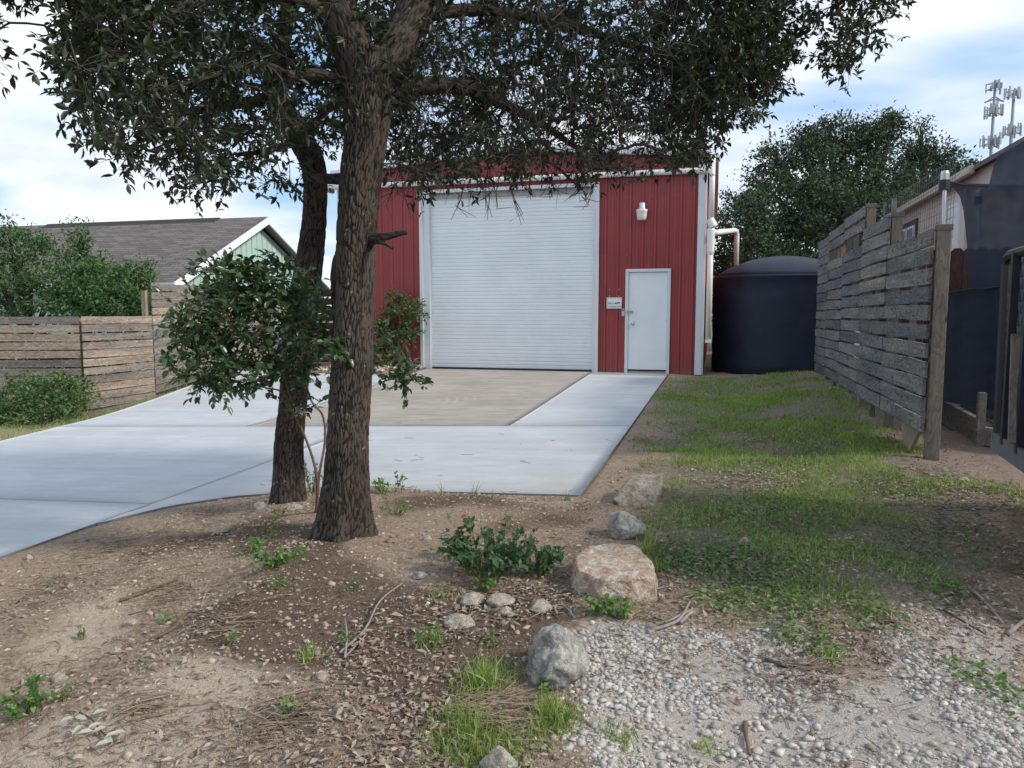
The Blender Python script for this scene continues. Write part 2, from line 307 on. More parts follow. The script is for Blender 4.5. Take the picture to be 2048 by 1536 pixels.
def barkmat(name, lo, hi, sc=1):
    m, t, b, l = nmat(name); g = N(t, 'ShaderNodeAttribute'); g.attribute_name = 'ridge'
    v = coords(t); nz = noise(t, 30 * sc, 6, .65, v); big = noise(t, 3, 4, .6, v)
    mul = N(t, 'ShaderNodeMath', operation='MULTIPLY_ADD'); l(nz, mul.inputs[0]); mul.inputs[1].default_value = .7; l(g.outputs['Fac'], mul.inputs[2])
    c = ramp(t, mul.outputs[0], [(.25, tuple(x * .30 for x in lo)), (.72, lo), (1.25, hi)]); c = mixc(t, 1, c, ramp(t, big, [(.3, (.75, .75, .75)), (.7, (1.25, 1.22, 1.15))]), 'MULTIPLY')
    li = noise(t, 26, 2, .4, v); c = mixc(t, ramp(t, li, [(.70, (0, 0, 0)), (.76, (.45,) * 3)]), c, (.34, .35, .31))
    l(c, b.inputs['Base Color']); b.inputs['Roughness'].default_value = .92; b.inputs['Specular IOR Level'].default_value = .2; bump(t, b, nz, .6, .006); return m
M_bark = barkmat('oak_bark', (.030, .025, .021), (.072, .060, .051))
M_twig = simple('twig_bark', (.066, .054, .045), .9, .3, 15, bmp=.2)
M_stem = simple('brown_stem', (.15, .085, .06), .7, .2, 20, bmp=.1)
M_gstem = simple('green_stem', (.14, .17, .06), .7, .2, 20, bmp=.1)
M_oak = leafmat('oak_leaf', [(.015, .024, .013), (.024, .037, .018), (.037, .053, .026), (.062, .076, .044)], .45, .2, .4)
M_bgoak = leafmat('far_oak_leaf', [(.018, .035, .024), (.034, .060, .036), (.055, .085, .048), (.085, .115, .062)], .6, .2, .3)
M_bush = leafmat('bush_leaf', [(.035, .085, .028), (.06, .13, .045), (.09, .17, .06), (.14, .22, .085)], .55, .28)
M_shrub = leafmat('shrub_leaf', [(.028, .070, .030), (.050, .105, .042), (.075, .14, .056), (.13, .20, .10)], .28, .25, .6)
M_weed = leafmat('weed_leaf', [(.06, .13, .03), (.10, .20, .045), (.14, .26, .07), (.19, .30, .10)], .55, .3)
M_dkweed = leafmat('dark_weed_leaf', [(.035, .085, .035), (.055, .12, .05), (.085, .165, .07)], .55, .25)
M_grass = leafmat('grass_blade', [(.10, .19, .035), (.19, .31, .06), (.29, .40, .09), (.43, .41, .20)], .6, .3)
M_dryleaf = islandmat('dry_leaf', [(.14, .10, .07), (.25, .19, .14), (.35, .295, .235), (.24, .11, .065), (.44, .39, .32), (.19, .14, .105)], .8, .1)
M_gravel = islandmat('gravel_stone', [(.25, .235, .22), (.43, .405, .375), (.35, .33, .31), (.55, .52, .48), (.45, .39, .34), (.40, .385, .365)], .85, .25, 80)
M_pebble = islandmat('soil_pebble', [(.30, .23, .17), (.42, .34, .27), (.60, .54, .46), (.36, .29, .225), (.50, .44, .37), (.36, .25, .18)], .85, .2, 90)
M_pale = leafmat('pale_leaf_back', [(.36, .37, .29), (.44, .44, .36), (.30, .34, .24)], .6, .1)
M_cream = islandmat('cream_flower', [(.62, .58, .44), (.72, .68, .55)], .7, 0)
M_lant = islandmat('yellow_pink_flower', [(.75, .50, .10), (.78, .45, .35), (.72, .40, .36), (.80, .62, .40)], .7, 0)
M_pinkf = islandmat('pink_flower', [(.62, .12, .18), (.68, .18, .22)], .6, 0)
M_clod = islandmat('soil_crumb', [(.18, .135, .098), (.32, .25, .19), (.44, .36, .285), (.25, .19, .145)], .95, .3, 90)
def rockmat(name, a, b_, c_, sc=5):
    m, t, b, l = nmat(name); v = coords(t); n1 = noise(t, sc, 8, .68, v, .6); n2 = noise(t, sc * 4, 6, .7, v, .3); f = noise(t, 120, 4, .7, v)
    c = ramp(t, n1, [(.38, a), (.5, b_), (.60, c_)]); c = mixc(t, .8, c, ramp(t, n2, [(.34, (.55, .54, .53)), (.62, (1.2, 1.2, 1.2))]), 'MULTIPLY'); c = mixc(t, .6, c, ramp(t, f, [(.3, (.7, .7, .7)), (.7, (1.2, 1.2, 1.2))]), 'MULTIPLY')
    l(c, b.inputs['Base Color']); b.inputs['Roughness'].default_value = .9
    ad = N(t, 'ShaderNodeMath', operation='ADD'); l(n2, ad.inputs[0]); l(f, ad.inputs[1]); bump(t, b, ad.outputs[0], 1.0, .02); return m
M_rock_tan = rockmat('tan_limestone', (.36, .30, .23), (.55, .48, .38), (.64, .59, .50), 11)
M_rock_grey = rockmat('grey_limestone', (.28, .28, .265), (.50, .485, .44), (.68, .65, .57), 11)
M_rock_orange = rockmat('orange_limestone', (.54, .34, .22), (.66, .52, .40), (.78, .74, .69), 16)
M_rock_pale = rockmat('pale_limestone', (.50, .42, .33), (.66, .58, .48), (.76, .70, .62), 14)
def netmat():
    m, t, b, l = nmat('black_netting'); b.inputs['Base Color'].default_value = (.028, .042, .072, 1); b.inputs['Roughness'].default_value = .8
    tr = N(t, 'ShaderNodeBsdfTransparent'); ms = N(t, 'ShaderNodeMixShader'); nz = noise(t, 5, 4, .6, coords(t)); l(ramp(t, nz, [(.3, (.84,) * 3), (.7, (.95,) * 3)]), ms.inputs[0])
    l(tr.outputs[0], ms.inputs[1]); l(b.outputs[0], ms.inputs[2]); l(ms.outputs[0], t.nodes['Material Output'].inputs[0]); return m
M_net = netmat()
M_cloth = simple('black_shade_cloth', (.015, .022, .037), .85, .3, 7, bmp=.4, bscale=160)

# ------------------------------------------------------------------ ground heights
def sstep(a, b, x): t = np.clip((x - a) / (b - a), 0, 1); return t * t * (3 - 2 * t)
def zd(X, Y):                                   # concrete surface
    X = np.asarray(X, float); Y = np.asarray(Y, float)
    t = sstep(0, 6.5, 15.4 - Y); s = np.minimum(0, X + 1.0)
    return .03 - .0155 * (15.4 - np.clip(Y, -4, 16)) + .040 * np.maximum(s, -9.5) * t
CTRL = np.array([(0, 0, -.30), (-3, 1.6, -.33), (-1.5, 1.2, -.30), (1.5, 2.2, -.22), (0.2, 2.2, -.24), (-.5, 2.6, -.2), (-2.05, 3.85, -.06), (-2.85, 4.6, -.06), (-2.4, 4.5, -.03), (-2.2, 4.9, -.05), (-1.6, 5.0, -.06), (-3.3, 4.2, -.16),
    (-3.9, 4.0, -.28), (-3.9, 3.0, -.33), (-3, 2.8, -.25), (-1.2, 5.2, -.10), (-.4, 4.6, -.11), (-.4, 5.4, -.12), (-.3, 3.5, -.14), (-.5, 8, -.13), (-.4, 12, -.05), (.5, 15, .01), (.3, 9, -.04), (.8, 6, -.06), (1.74, 6.95, .0), (1.74, 8.6, .04), (1.74, 10, .11), (1.74, 11.2, .15), (1.74, 14, .19), (1.3, 16.5, -.02), (3, 7, .1), (2.2, 8, .08), (4, 2, -.1), (3, 4.5, .02),
    (8, 10, .2), (-10.4, 10.4, -.56), (-12.4, 10, -.62), (-11.8, 8, -.6), (-10.2, 8, -.48), (-10.1, 12, -.42), (-10.2, 14.5, -.2), (-8.4, 15.2, -.03), (-7, 15.3, -.02), (-13, 16, -.6), (-16, 12, -.7), (-30, 20, -.8), (20, 20, .2), (0, 40, 0), (-20, 45, -.4), (20, 45, .2), (0, -20, -.5), (-20, -10, -.9), (20, -10, -.2), (-9, 0, -.75), (-6, -4, -.6)], float)
EDGE_L = np.array([(-7.0, -4), (-7.7, 1), (-8.4, 5.2), (-8.9, 7.6), (-9.45, 9.8), (-9.9, 12.4), (-10.05, 14.4)])
DRIVE = np.array([(-.95, 5.5), (-.92, 9), (-.88, 15.4), (-8.45, 15.4), (-8.6, 14.6)] + [tuple(p) for p in EDGE_L[::-1]] + [(-4.35, -4), (-4.35, 3.6), (-4.30, 4.35), (-4.1, 4.85), (-3.75, 5.2), (-3.2, 5.42), (-2.4, 5.5)])
def sdist(P, poly):                             # signed distance, negative inside
    d = np.full(len(P), 1e9); ins = np.zeros(len(P), bool); n = len(poly)
    for i in range(n):
        a = poly[i]; b = poly[(i + 1) % n]; e = b - a; w = P - a; t = np.clip((w @ e) / (e @ e), 0, 1)
        d = np.minimum(d, np.linalg.norm(w - t[:, None] * e, axis=1))
        c = ((a[1] > P[:, 1]) != (b[1] > P[:, 1])); x = a[0] + (P[:, 1] - a[1]) * e[0] / (e[1] if e[1] else 1e-9); ins ^= c & (P[:, 0] < x)
    return np.where(ins, -d, d)
_ph = rng.uniform(0, 6.28, (30, 2)); _wv = np.concatenate([rng.normal(0, 2.2, (12, 2)), rng.normal(0, 7, (18, 2))]); _am = np.concatenate([np.full(12, .006), np.full(18, .0028)])
def gz(X, Y):
    X = np.atleast_1d(np.asarray(X, float)); Y = np.atleast_1d(np.asarray(Y, float)); out = np.empty(X.shape)
    for s in range(0, len(X), 20000):
        x = X[s:s + 20000]; y = Y[s:s + 20000]
        d2 = (x[:, None] - CTRL[:, 0]) ** 2 + (y[:, None] - CTRL[:, 1]) ** 2 + .04; w = d2 ** -1.7; z = (w @ CTRL[:, 2]) / w.sum(1)
        far = sstep(25, 60, np.hypot(x, y)); z = z * (1 - far) - .4 * far
        z = z + (np.sin(x[:, None] * _wv[:, 0] + y[:, None] * _wv[:, 1] + _ph[:, 0]) * _am).sum(1) * (1 - far)
        sd_ = sdist(np.stack([x, y], 1), DRIVE); ze = zd(x, y)
        k = sstep(.0, .45, sd_); zo = (ze - .012) * (1 - k) + z * k
        zo = np.where(sd_ < 0, np.minimum(ze - .012 - .10 * sstep(0, .06, -sd_), 9), zo); out[s:s + 20000] = zo
    return out
def g1(x, y): return float(gz(x, y)[0])
def hit(px, py):                                # photo points -> world points on the ground
    px = np.atleast_1d(np.asarray(px, float)); py = np.atleast_1d(np.asarray(py, float))
    r = _fw + _rt * ((px - PX) / F)[:, None] - _up * ((py - PY) / F)[:, None]; z = np.full(len(px), -.1)
    for _ in range(14):
        P = CP + r * ((z - CAMZ) / r[:, 2])[:, None]; z = .5 * z + .5 * gz(P[:, 0], P[:, 1])
    return CP + r * ((z - CAMZ) / r[:, 2])[:, None]
def blobs(lst):
    a = np.array(lst, float); P = hit(a[:, 0], a[:, 1]); return np.c_[P[:, :2], a[:, 2], a[:, 3]]
B_WIDE = np.array([(.6, 8.2, 1.5, .42), (.5, 10.5, 1.9, .42), (.6, 13.2, 2.2, .42), (.7, 6.2, 1.0, .35)])
def bval(B, X, Y):
    v = np.zeros(len(X))
    for x, y, r, w in B: v += w * np.exp(-((X - x) ** 2 + (Y - y) ** 2) / (r * r))
    return v
def lown(X, Y, s, seed=0):
    r_ = np.random.default_rng(seed); k = r_.normal(0, s, (14, 2)); p = r_.uniform(0, 6.28, 14)
    return np.sin(X[:, None] * k[:, 0] + Y[:, None] * k[:, 1] + p).sum(1) / 5.2
B_GRAVEL = blobs([(1250, 1340, .22, .8), (1400, 1330, .25, 1), (1350, 1430, .25, 1), (1550, 1440, .3, 1), (1700, 1500, .25, .9), (1250, 1290, .2, .7), (1500, 1350, .2, .7), (1300, 1510, .22, .9), (1900, 1400, .35, .65), (1980, 1280, .3, .6), (1850, 1300, .2, .5), (2000, 1500, .3, .7), (1550, 1240, .2, .4), (1180, 1300, .12, .5), (1450, 1520, .25, 1), (1620, 1310, .15, .5)])
B_PALE = blobs([(350, 1430, .35, .8), (150, 1300, .3, .7), (100, 1500, .3, .7), (300, 1520, .3, .7), (200, 1200, .3, .6), (850, 1130, .3, .5), (700, 1400, .15, .4), (450, 1330, .25, .5), (1130, 1010, .35, .5), (900, 1010, .4, .5)])
B_DARK = blobs([(560, 1075, .28, 1), (480, 1060, .3, .9), (680, 1230, .35, .9), (780, 1260, .35, .8), (560, 1250, .35, .7), (850, 1330, .3, .6), (300, 1100, .3, .6), (1080, 1200, .2, .9), (900, 1440, .3, .6), (430, 1230, .25, .5), (620, 1090, .15, 1), (1000, 1230, .2, .6), (1000, 1005, .35, .55), (880, 1000, .3, .5), (1130, 1040, .3, .6), (800, 1010, .25, .5), (1180, 1010, .25, .5), (640, 1130, .3, .5), (1000, 1060, .25, .5), (420, 1030, .4, .5), (2020, 1120, .3, .9), (1900, 1170, .2, .6), (1250, 1170, .15, .5), (1100, 1300, .2, .7)])
B_PINK = blobs([(1930, 870, .8, 1), (1990, 930, .5, 1), (1900, 850, .8, .8), (1280, 870, .5, .4)])
B_LAWN = blobs([(1420, 950, .45, 1), (1530, 950, .6, 1.1), (1650, 950, .6, 1.1), (1780, 965, .6, 1), (1900, 985, .4, .8), (1980, 1000, .3, .6), (1400, 1030, .35, .8), (1500, 1040, .45, .8), (1620, 1050, .5, .8), (1760, 1060, .5, .85), (1880, 1080, .4, .8), (1420, 1110, .3, .9), (1560, 1120, .35, .75), (1700, 1130, .35, .7), (1820, 1150, .3, .6), (1450, 1180, .22, .7), (1620, 1190, .2, .6), (1480, 870, .7, .5), (1620, 870, .7, .55), (1540, 800, 1.1, .55), (1400, 800, .9, .5), (1650, 790, .9, .4), (1480, 765, 1.3, .45), (1330, 820, .4, .4), (1750, 900, .5, .5), (2040, 1120, .25, .5), (1360, 880, .3, .4), (1450, 840, .6, .45), (1570, 840, .7, .5), (1690, 850, .6, .45), (1520, 905, .7, .6), (1680, 905, .6, .6), (1310, 930, .25, .4), (1350, 790, .5, .4), (1345, 1050, .22, .7), (1365, 990, .25, .6), (1330, 1095, .15, .6), (1390, 900, .4, .5), (1280, 880, .2, .4)])
B_WEED = blobs([(1450, 1210, .14, .9), (1540, 1180, .18, .9), (1590, 1210, .14, .9), (1750, 1235, .14, .9), (1580, 1260, .14, .8), (1700, 1200, .12, .7), (1880, 1185, .16, .8), (1650, 1300, .09, .8), (1350, 1130, .12, .9), (1320, 1100, .1, .7), (1400, 1120, .2, .8), (1550, 1130, .25, .7), (1800, 1120, .25, .6), (1950, 1350, .12, .8), (2000, 1400, .12, .8), (1950, 1500, .1, .9), (1720, 1130, .2, .6), (2030, 1150, .15, .8)])
B_TUFT = blobs([(950, 1370, .10, 1), (990, 1350, .10, 1), (910, 1440, .08, 1), (940, 1470, .09, 1), (1000, 1500, .12, 1), (1100, 1420, .08, 1), (1130, 1440, .07, 1), (1090, 1470, .07, .8), (920, 1500, .1, .8), (870, 1290, .07, .8), (1240, 1480, .07, .7), (1285, 1075, .07, 1), (1300, 1130, .07, 1), (620, 1310, .05, .8), (540, 1060, .06, .6), (1420, 1500, .05, .6), (1240, 1210, .10, .7), (890, 1190, .08, .7)])
B_LITTER = blobs([(900, 1470, .4, 1), (1050, 1500, .3, 1), (800, 1500, .4, .9), (1100, 1260, .2, 1), (1010, 1200, .25, 1), (1150, 1240, .2, 1), (1350, 1190, .2, .9), (1450, 1160, .3, .6), (700, 1330, .35, .9), (600, 1280, .3, .7), (450, 1260, .3, .7), (1600, 1360, .2, .8), (1700, 1280, .25, .7), (1500, 1080, .6, .5), (1750, 1100, .6, .5), (1300, 1300, .2, .6), (300, 1150, .4, .5), (100, 1450, .4, .35), (1900, 1200, .3, .7), (1250, 1480, .25, .7), (950, 1250, .3, .9), (550, 1450, .3, .6), (1800, 1300, .3, .5), (1000, 1320, .2, .9)])

B_LAWN = np.vstack([B_LAWN, B_WIDE])
# ------------------------------------------------------------------ ground sheet
xs = np.unique(np.round(np.concatenate([np.linspace(-300, -40, 8), np.linspace(-40, -8, 50), np.arange(-8, 3.2, .055), np.linspace(3.2, 10, 40), np.linspace(10, 40, 20), np.linspace(40, 300, 8)]), 3))
ys = np.unique(np.round(np.concatenate([np.linspace(-100, -4, 10), np.linspace(-4, 1.2, 25), np.arange(1.2, 8, .05), np.arange(8, 17, .11), np.linspace(17, 50, 30), np.linspace(50, 400, 8)]), 3))
GX, GY = np.meshgrid(xs, ys); gx = GX.ravel(); gy = GY.ravel(); GZ = gz(gx, gy)
idx = np.arange(len(gx)).reshape(GX.shape); quads = np.stack([idx[:-1, :-1], idx[:-1, 1:], idx[1:, 1:], idx[1:, :-1]], -1).reshape(-1, 4)
def groundmat():
    m, t, b, l = nmat('ground_soil'); v = coords(t)
    at = N(t, 'ShaderNodeAttribute'); at.attribute_name = 'zone'; sp = N(t, 'ShaderNodeSeparateColor'); l(at.outputs['Color'], sp.inputs[0])
    at2 = N(t, 'ShaderNodeAttribute'); at2.attribute_name = 'zone2'; sp2 = N(t, 'ShaderNodeSeparateColor'); l(at2.outputs['Color'], sp2.inputs[0])
    a = noise(t, 3, 7, .65, v, .4); f = noise(t, 45, 6, .7, v); ff = noise(t, 160, 4, .7, v)
    def msk(src, lo=.35, hi=.65):
        ad = N(t, 'ShaderNodeMath', operation='MULTIPLY_ADD'); l(a, ad.inputs[0]); ad.inputs[1].default_value = .5; l(src, ad.inputs[2]); sb = N(t, 'ShaderNodeMath', operation='SUBTRACT'); l(ad.outputs[0], sb.inputs[0]); sb.inputs[1].default_value = .25
        return ramp(t, sb.outputs[0], [(lo, (0, 0, 0)), (hi, (1, 1, 1))])
    c = ramp(t, f, [(.32, (.215, .152, .108)), (.5, (.37, .278, .205)), (.68, (.53, .42, .325))])
    c = mixc(t, msk(sp.outputs[2]), c, ramp(t, f, [(.32, (.44, .338, .257)), (.68, (.66, .545, .435))]))
    c = mixc(t, msk(sp.outputs[1]), c, ramp(t, f, [(.32, (.095, .066, .048)), (.68, (.24, .172, .128))]))
    c = mixc(t, msk(sp2.outputs[0]), c, ramp(t, f, [(.32, (.27, .195, .15)), (.68, (.43, .335, .27))]))
    c = mixc(t, msk(sp2.outputs[1]), c, ramp(t, f, [(.32, (.14, .115, .08)), (.68, (.36, .305, .225))]))
    c = mixc(t, msk(sp.outputs[0]), c, ramp(t, f, [(.32, (.42, .37, .33)), (.68, (.66, .60, .545))]))
    c = mixc(t, .7, c, ramp(t, ff, [(.3, (.6, .6, .6)), (.7, (1.3, 1.3, 1.3))]), 'MULTIPLY')
    l(c, b.inputs['Base Color']); b.inputs['Roughness'].default_value = .95; b.inputs['Specular IOR Level'].default_value = .15
    ad = N(t, 'ShaderNodeMath', operation='ADD'); l(f, ad.inputs[0]); l(ff, ad.inputs[1]); bump(t, b, ad.outputs[0], .8, .02); return m
M_ground = groundmat()
ground = npmesh('ground', np.c_[gx, gy, GZ], [quads], M_ground, smooth=True); tag(ground, kind='structure', label='bare earth, gravel and thin grass in front of the red building')
def zone_attr(me, name, cols):
    a = me.attributes.new(name, 'FLOAT_COLOR', 'POINT'); a.data.foreach_set('color', np.c_[np.clip(cols, 0, 1), np.ones(len(cols))].astype(np.float32).ravel())
leftgrass = sstep(-9.3, -9.9, gx) * sstep(8, 10, gy) * sstep(16, 14, gy); farg = sstep(14, 20, np.hypot(gx, gy))
zone_attr(ground.data, 'zone', np.c_[bval(B_GRAVEL, gx, gy), bval(B_DARK, gx, gy), bval(B_PALE, gx, gy)])
zone_attr(ground.data, 'zone2', np.c_[bval(B_PINK, gx, gy), np.maximum(np.maximum(bval(B_LAWN, gx, gy) * .8, leftgrass), farg), 0 * gx])

# ------------------------------------------------------------------ driveway of cast slabs
drive = bpy.data.objects.new('driveway', None); COL.objects.link(drive); tag(drive, 'pale concrete driveway with a browner apron before the roll-up door', None, kind='structure')
def slab(Aline, Bline, mat, inset=.004, lift=0.0, n=16):
    """ruled slab between two polylines (x,y) running the same way"""
    def rs(Lp):
        Lp = np.array(Lp, float); s = np.r_[0, np.cumsum(np.linalg.norm(np.diff(Lp, axis=0), axis=1))]; q = np.linspace(0, s[-1], 33); return np.c_[np.interp(q, s, Lp[:, 0]), np.interp(q, s, Lp[:, 1])]
    A = rs(Aline); B = rs(Bline); m = len(A); c = (A.mean(0) + B.mean(0)) / 2
    t = np.linspace(0, 1, n); P = A[None] * (1 - t)[:, None, None] + B[None] * t[:, None, None]
    ext = P.reshape(-1, 2).max(0) - P.reshape(-1, 2).min(0); P = c + (P - c) * (1 - 2 * inset / ext)
    X = P[..., 0].ravel(); Y = P[..., 1].ravel(); Z = zd(X, Y) + lift; top = np.c_[X, Y, Z]; bot = np.c_[X, Y, Z - .16]
    g = np.arange(n * m).reshape(n, m); q = np.stack([g[:-1, :-1], g[:-1, 1:], g[1:, 1:], g[1:, :-1]], -1).reshape(-1, 4)
    loop = np.r_[g[0], g[1:, -1], g[-1, -2::-1], g[-2:0:-1, 0]]; k = n * m; sk = np.stack([loop, np.roll(loop, -1), np.roll(loop, -1) + k, loop + k], -1)
    return npmesh('concrete_slab', np.r_[top, bot], [q, sk], mat, drive)
XB0, XB1 = -6.02, -2.40
slab([(XB0, 8.72), (XB1, 8.76)], [(XB0, 15.36), (XB1, 15.36)], M_old)
slab([(XB1, 8.76), (-.92, 8.78)], [(XB1, 14.85), (-.88, 14.85)], M_new)
slab([(XB1, 14.85), (-.88, 14.85)], [(XB1, 15.38), (-.88, 15.38)], M_apron)
slab([(-4.3, 4.35), (-4.1, 4.85), (-3.75, 5.2), (-3.2, 5.42), (-2.4, 5.5), (-.95, 5.5)], [(-4.3, 8.74), (-.92, 8.78)], M_new)
slab([(-8.35, 4.9), (-4.3, 4.9)], [(-9.17, 8.7), (-4.3, 8.74)], M_new)
slab([(-9.17, 8.7), (XB0, 8.72)], [(-9.95, 12.9), (XB0, 12.9)], M_new)
slab([(-9.95, 12.9), (XB0, 12.9)], [(-10.05, 14.4), (XB0, 15.36)], M_new)
slab([(-7.7, 1.0), (-4.35, 1.0)], [(-8.35, 4.9), (-4.3, 4.9)], M_new)
slab([(-7.0, -4.0), (-4.35, -4.0)], [(-7.7, 1.0), (-4.35, 1.0)], M_new)

# ------------------------------------------------------------------ red metal building
BY, BX0, BX1, BYE = 15.4, -8.14, -.26, 27.0; RID = (BX0 + BX1) / 2; EZ = 4.30; RZ = EZ + (BX1 - BX0) / 2 / 12
bld = empty('metal_building', (RID, BY, 0), 'red ribbed metal building with white roll-up door', 'building')
RD = (-6.15, -2.38, 0.0, 3.79); WD = (-1.765, -.87, .0, 2.06)
def rib_profile(x0, x1, pitch=.2475, ph=0.0):
    out = []; k0 = int(math.floor((x0 - ph) / pitch)) - 1
    for k in range(k0, int((x1 - ph) / pitch) + 2):
        b = ph + k * pitch
        for dx_, d in ((0, 0), (.022, .032), (.058, .032), (.08, 0), (.125, 0), (.131, .006), (.143, .006), (.149, 0), (.190, 0), (.196, .006), (.208, .006), (.214, 0)): out.append((b + dx_, d))
    X = np.array([o[0] for o in out]); D = np.array([o[1] for o in out]); xs_ = np.unique(np.r_[x0, x1, X[(X > x0) & (X < x1)]]); return xs_, np.interp(xs_, X, D)
w = MB()
segs = [(BX0, RD[0], [(0, None)]), (RD[0], RD[1], [(RD[3], None)]), (RD[1], WD[0], [(0, None)]), (WD[0], WD[1], [(WD[3], None)]), (WD[1], BX1, [(0, None)])]
ztop = lambda x: EZ + (RZ - EZ) * (1 - abs(x - RID) / ((BX1 - BX0) / 2))
for x0, x1, zz in segs:
    X, D = rib_profile(x0, x1)
    for z0, _ in zz:
        V = []; Fc = []
        for x, d in zip(X, D): V += [(x, BY - d, z0 - (.02 if z0 == 0 else 0)), (x, BY - d, ztop(x))]
        for i in range(len(X) - 1): Fc.append((2 * i, 2 * i + 2, 2 * i + 3, 2 * i + 1))
        w.add(V, Fc)
w.build('front_wall', M_red, bld)
w = MB()
for X_, sgn in ((BX1, 1), (BX0, -1)):
    Y_, D = rib_profile(BY + .02, BYE)
    V = []; Fc = []
    for y, d in zip(Y_, D): V += [(X_ + sgn * d, y, -.02), (X_ + sgn * d, y, EZ)]
    for i in range(len(Y_) - 1): Fc.append((2 * i, 2 * i + 2, 2 * i + 3, 2 * i + 1))
    w.add(V, Fc)
w.add([(BX0, BYE, 0), (BX1, BYE, 0), (BX1, BYE, EZ), (RID, BYE, RZ), (BX0, BYE, EZ)], [(0, 1, 2, 3, 4)]); w.build('side_wall', M_red, bld)
w = MB(); w.prism([(BX0 - .12, BY - .12, EZ + .0), (RID, BY - .12, RZ + .02), (BX1 + .12, BY - .12, EZ + .0), (BX1 + .12, BY - .12, EZ + .06), (RID, BY - .12, RZ + .10), (BX0 - .12, BY - .12, EZ + .06)], (0, BYE - BY + .3, 0)); w.build('roof', M_trim, bld)
w = MB(); w.prism([(BX0 - .12, BY - .06, EZ - .06), (RID, BY - .06, RZ - .06), (BX1 + .12, BY - .06, EZ - .06), (BX1 + .12, BY - .06, EZ + .05), (RID, BY - .06, RZ + .05), (BX0 - .12, BY - .06, EZ + .05)], (0, -.10, 0)); w.build('rake_trim', M_trim, bld, bevel=.01)
w = MB(); w.box((BX1 - .05, BY - .045, (EZ - .06) / 2), (.13, .05, EZ - .08)); w.box((BX1 + .03, BY + .05, (EZ - .06) / 2), (.035, .15, EZ - .08)); w.build('corner_trim', M_trim, bld, bevel=.006)
w = MB(); w.box((BX0 + .05, BY - .045, (EZ - .06) / 2), (.13, .05, EZ - .08)); w.build('corner_trim', M_trim, bld, bevel=.006)
w = MB(); w.beam((BX1 + .19, BY - .02, EZ - .05), (BX1 + .19, BYE, EZ - .05), .13, .12); w.build('gutter', M_trim, bld); MB().beam((BX0 - .2, BY - .02, EZ - .05), (BX0 - .2, BYE, EZ - .05), .13, .12).build('gutter', M_trim, bld)
# roll-up door
fr = MB(); x0, x1, z0, z1 = RD
fr.box((x0 - .03, BY - .04, z1 / 2 + .0), (.07, .05, z1 + .06)); fr.box((x0 + .075, BY + .06, z1 / 2), (.15, .16, z1 - .01)); fr.box((x1 + .03, BY - .04, z1 / 2), (.07, .05, z1 + .06)); fr.box((x1 - .03, BY + .06, z1 / 2), (.06, .16, z1 - .01))
fr.box(((x0 + x1) / 2, BY - .042, z1 + .035), (x1 - x0 + .13, .055, .07)); fr.build('door_frame', M_trim, bld, bevel=.004)
hd = MB(); hd.box(((x0 + x1) / 2 + .04, BY + .12, z1 - .05), (x1 - x0 - .22, .16, .12)); hd.build('door_header', simple('grey_header', (.34, .34, .34), .6), bld)
sh = MB(); V = []; pitch = .0782; xa, xb = x0 + .14, x1 - .05; nz_ = 0; prof = []
z = .055
while z < z1 - .10:
    for dz, d in ((0, .012), (.005, .003), (.014, 0), (.060, 0), (.069, .003), (.0745, .012)): prof.append((z + dz, d))
    z += pitch
for zz, d in prof: V += [(xa, BY + .09 + d, zz), (xb, BY + .09 + d, zz)]
rdoor = sh.add(V, [(2 * i, 2 * i + 1, 2 * i + 3, 2 * i + 2) for i in range(len(prof) - 1)]).build('roll_up_door', M_shut, bld)
w = MB(); w.box(((xa + xb) / 2, BY + .085, .032), (xb - xa, .05, .045)); w.build('bottom_bar', M_dark, rdoor)
# walk door
x0, x1, z0, z1 = WD; fr = MB()
fr.box((x0 + .03, BY - .03, z1 / 2), (.06, .09, z1)); fr.box((x1 - .03, BY - .03, z1 / 2), (.06, .09, z1)); fr.box(((x0 + x1) / 2, BY - .031, z1 + .03), (x1 - x0, .092, .06)); fr.build('walk_door_frame', M_trim, bld, bevel=.005)
wd = MB().box(((x0 + x1) / 2, BY - .005, z1 / 2 + .045), (x1 - x0 - .128, .05, z1 - .10)).build('walk_door', M_white, bld, bevel=.004)
MB().box(((x0 + x1) / 2, BY - .01, .03), (x1 - x0 - .13, .09, .065)).build('threshold', M_apron, bld)
k = MB(); kx = x0 + .155; k.tube([(kx, BY - .03, 1.03), (kx, BY - .05, 1.03), (kx, BY - .06, 1.03), (kx, BY - .085, 1.03), (kx, BY - .098, 1.03)], [.034, .034, .014, .03, .018], 14); k.build('door_knob', M_steel, wd, smooth=True)
k = MB(); k.box((x0 + .10, BY - .083, 1.26), (.13, .008, .045)); k.build('hasp', M_brass, wd)
k = MB(); k.box((x0 - .035, BY - .10, 1.24), (.055, .035, .07)); k.tube([(x0 - .055, BY - .10, 1.275), (x0 - .055, BY - .10, 1.31), (x0 - .035, BY - .10, 1.328), (x0 - .015, BY - .10, 1.31), (x0 - .015, BY - .10, 1.275)], .007, 8); k.box((x0 - .035, BY - .10, 1.19), (.05, .036, .03)); k.build('padlock', M_steel, wd)
for zz in (.35, 1.1, 1.8): MB().tube([(x1 - .062, BY - .052, zz - .05), (x1 - .062, BY - .052, zz + .05)], .009, 8).build('hinge', M_steel, wd)
sc_ = MB()
for x in np.arange(-2.25, -.35, .2475 * 2):
    for zz in (2.4, 3.55):
        sc_.lathe([(.006, -.003), (.006, .003)], (x, BY - .038, zz), 8)
for x in (-2.09, -1.9):
    for zz in (1.585, 1.72): sc_.box((x, BY - .02, zz), (.016, .006, .016))
tag(sc_.build('screw_heads', M_trim, bld), kind='stuff')
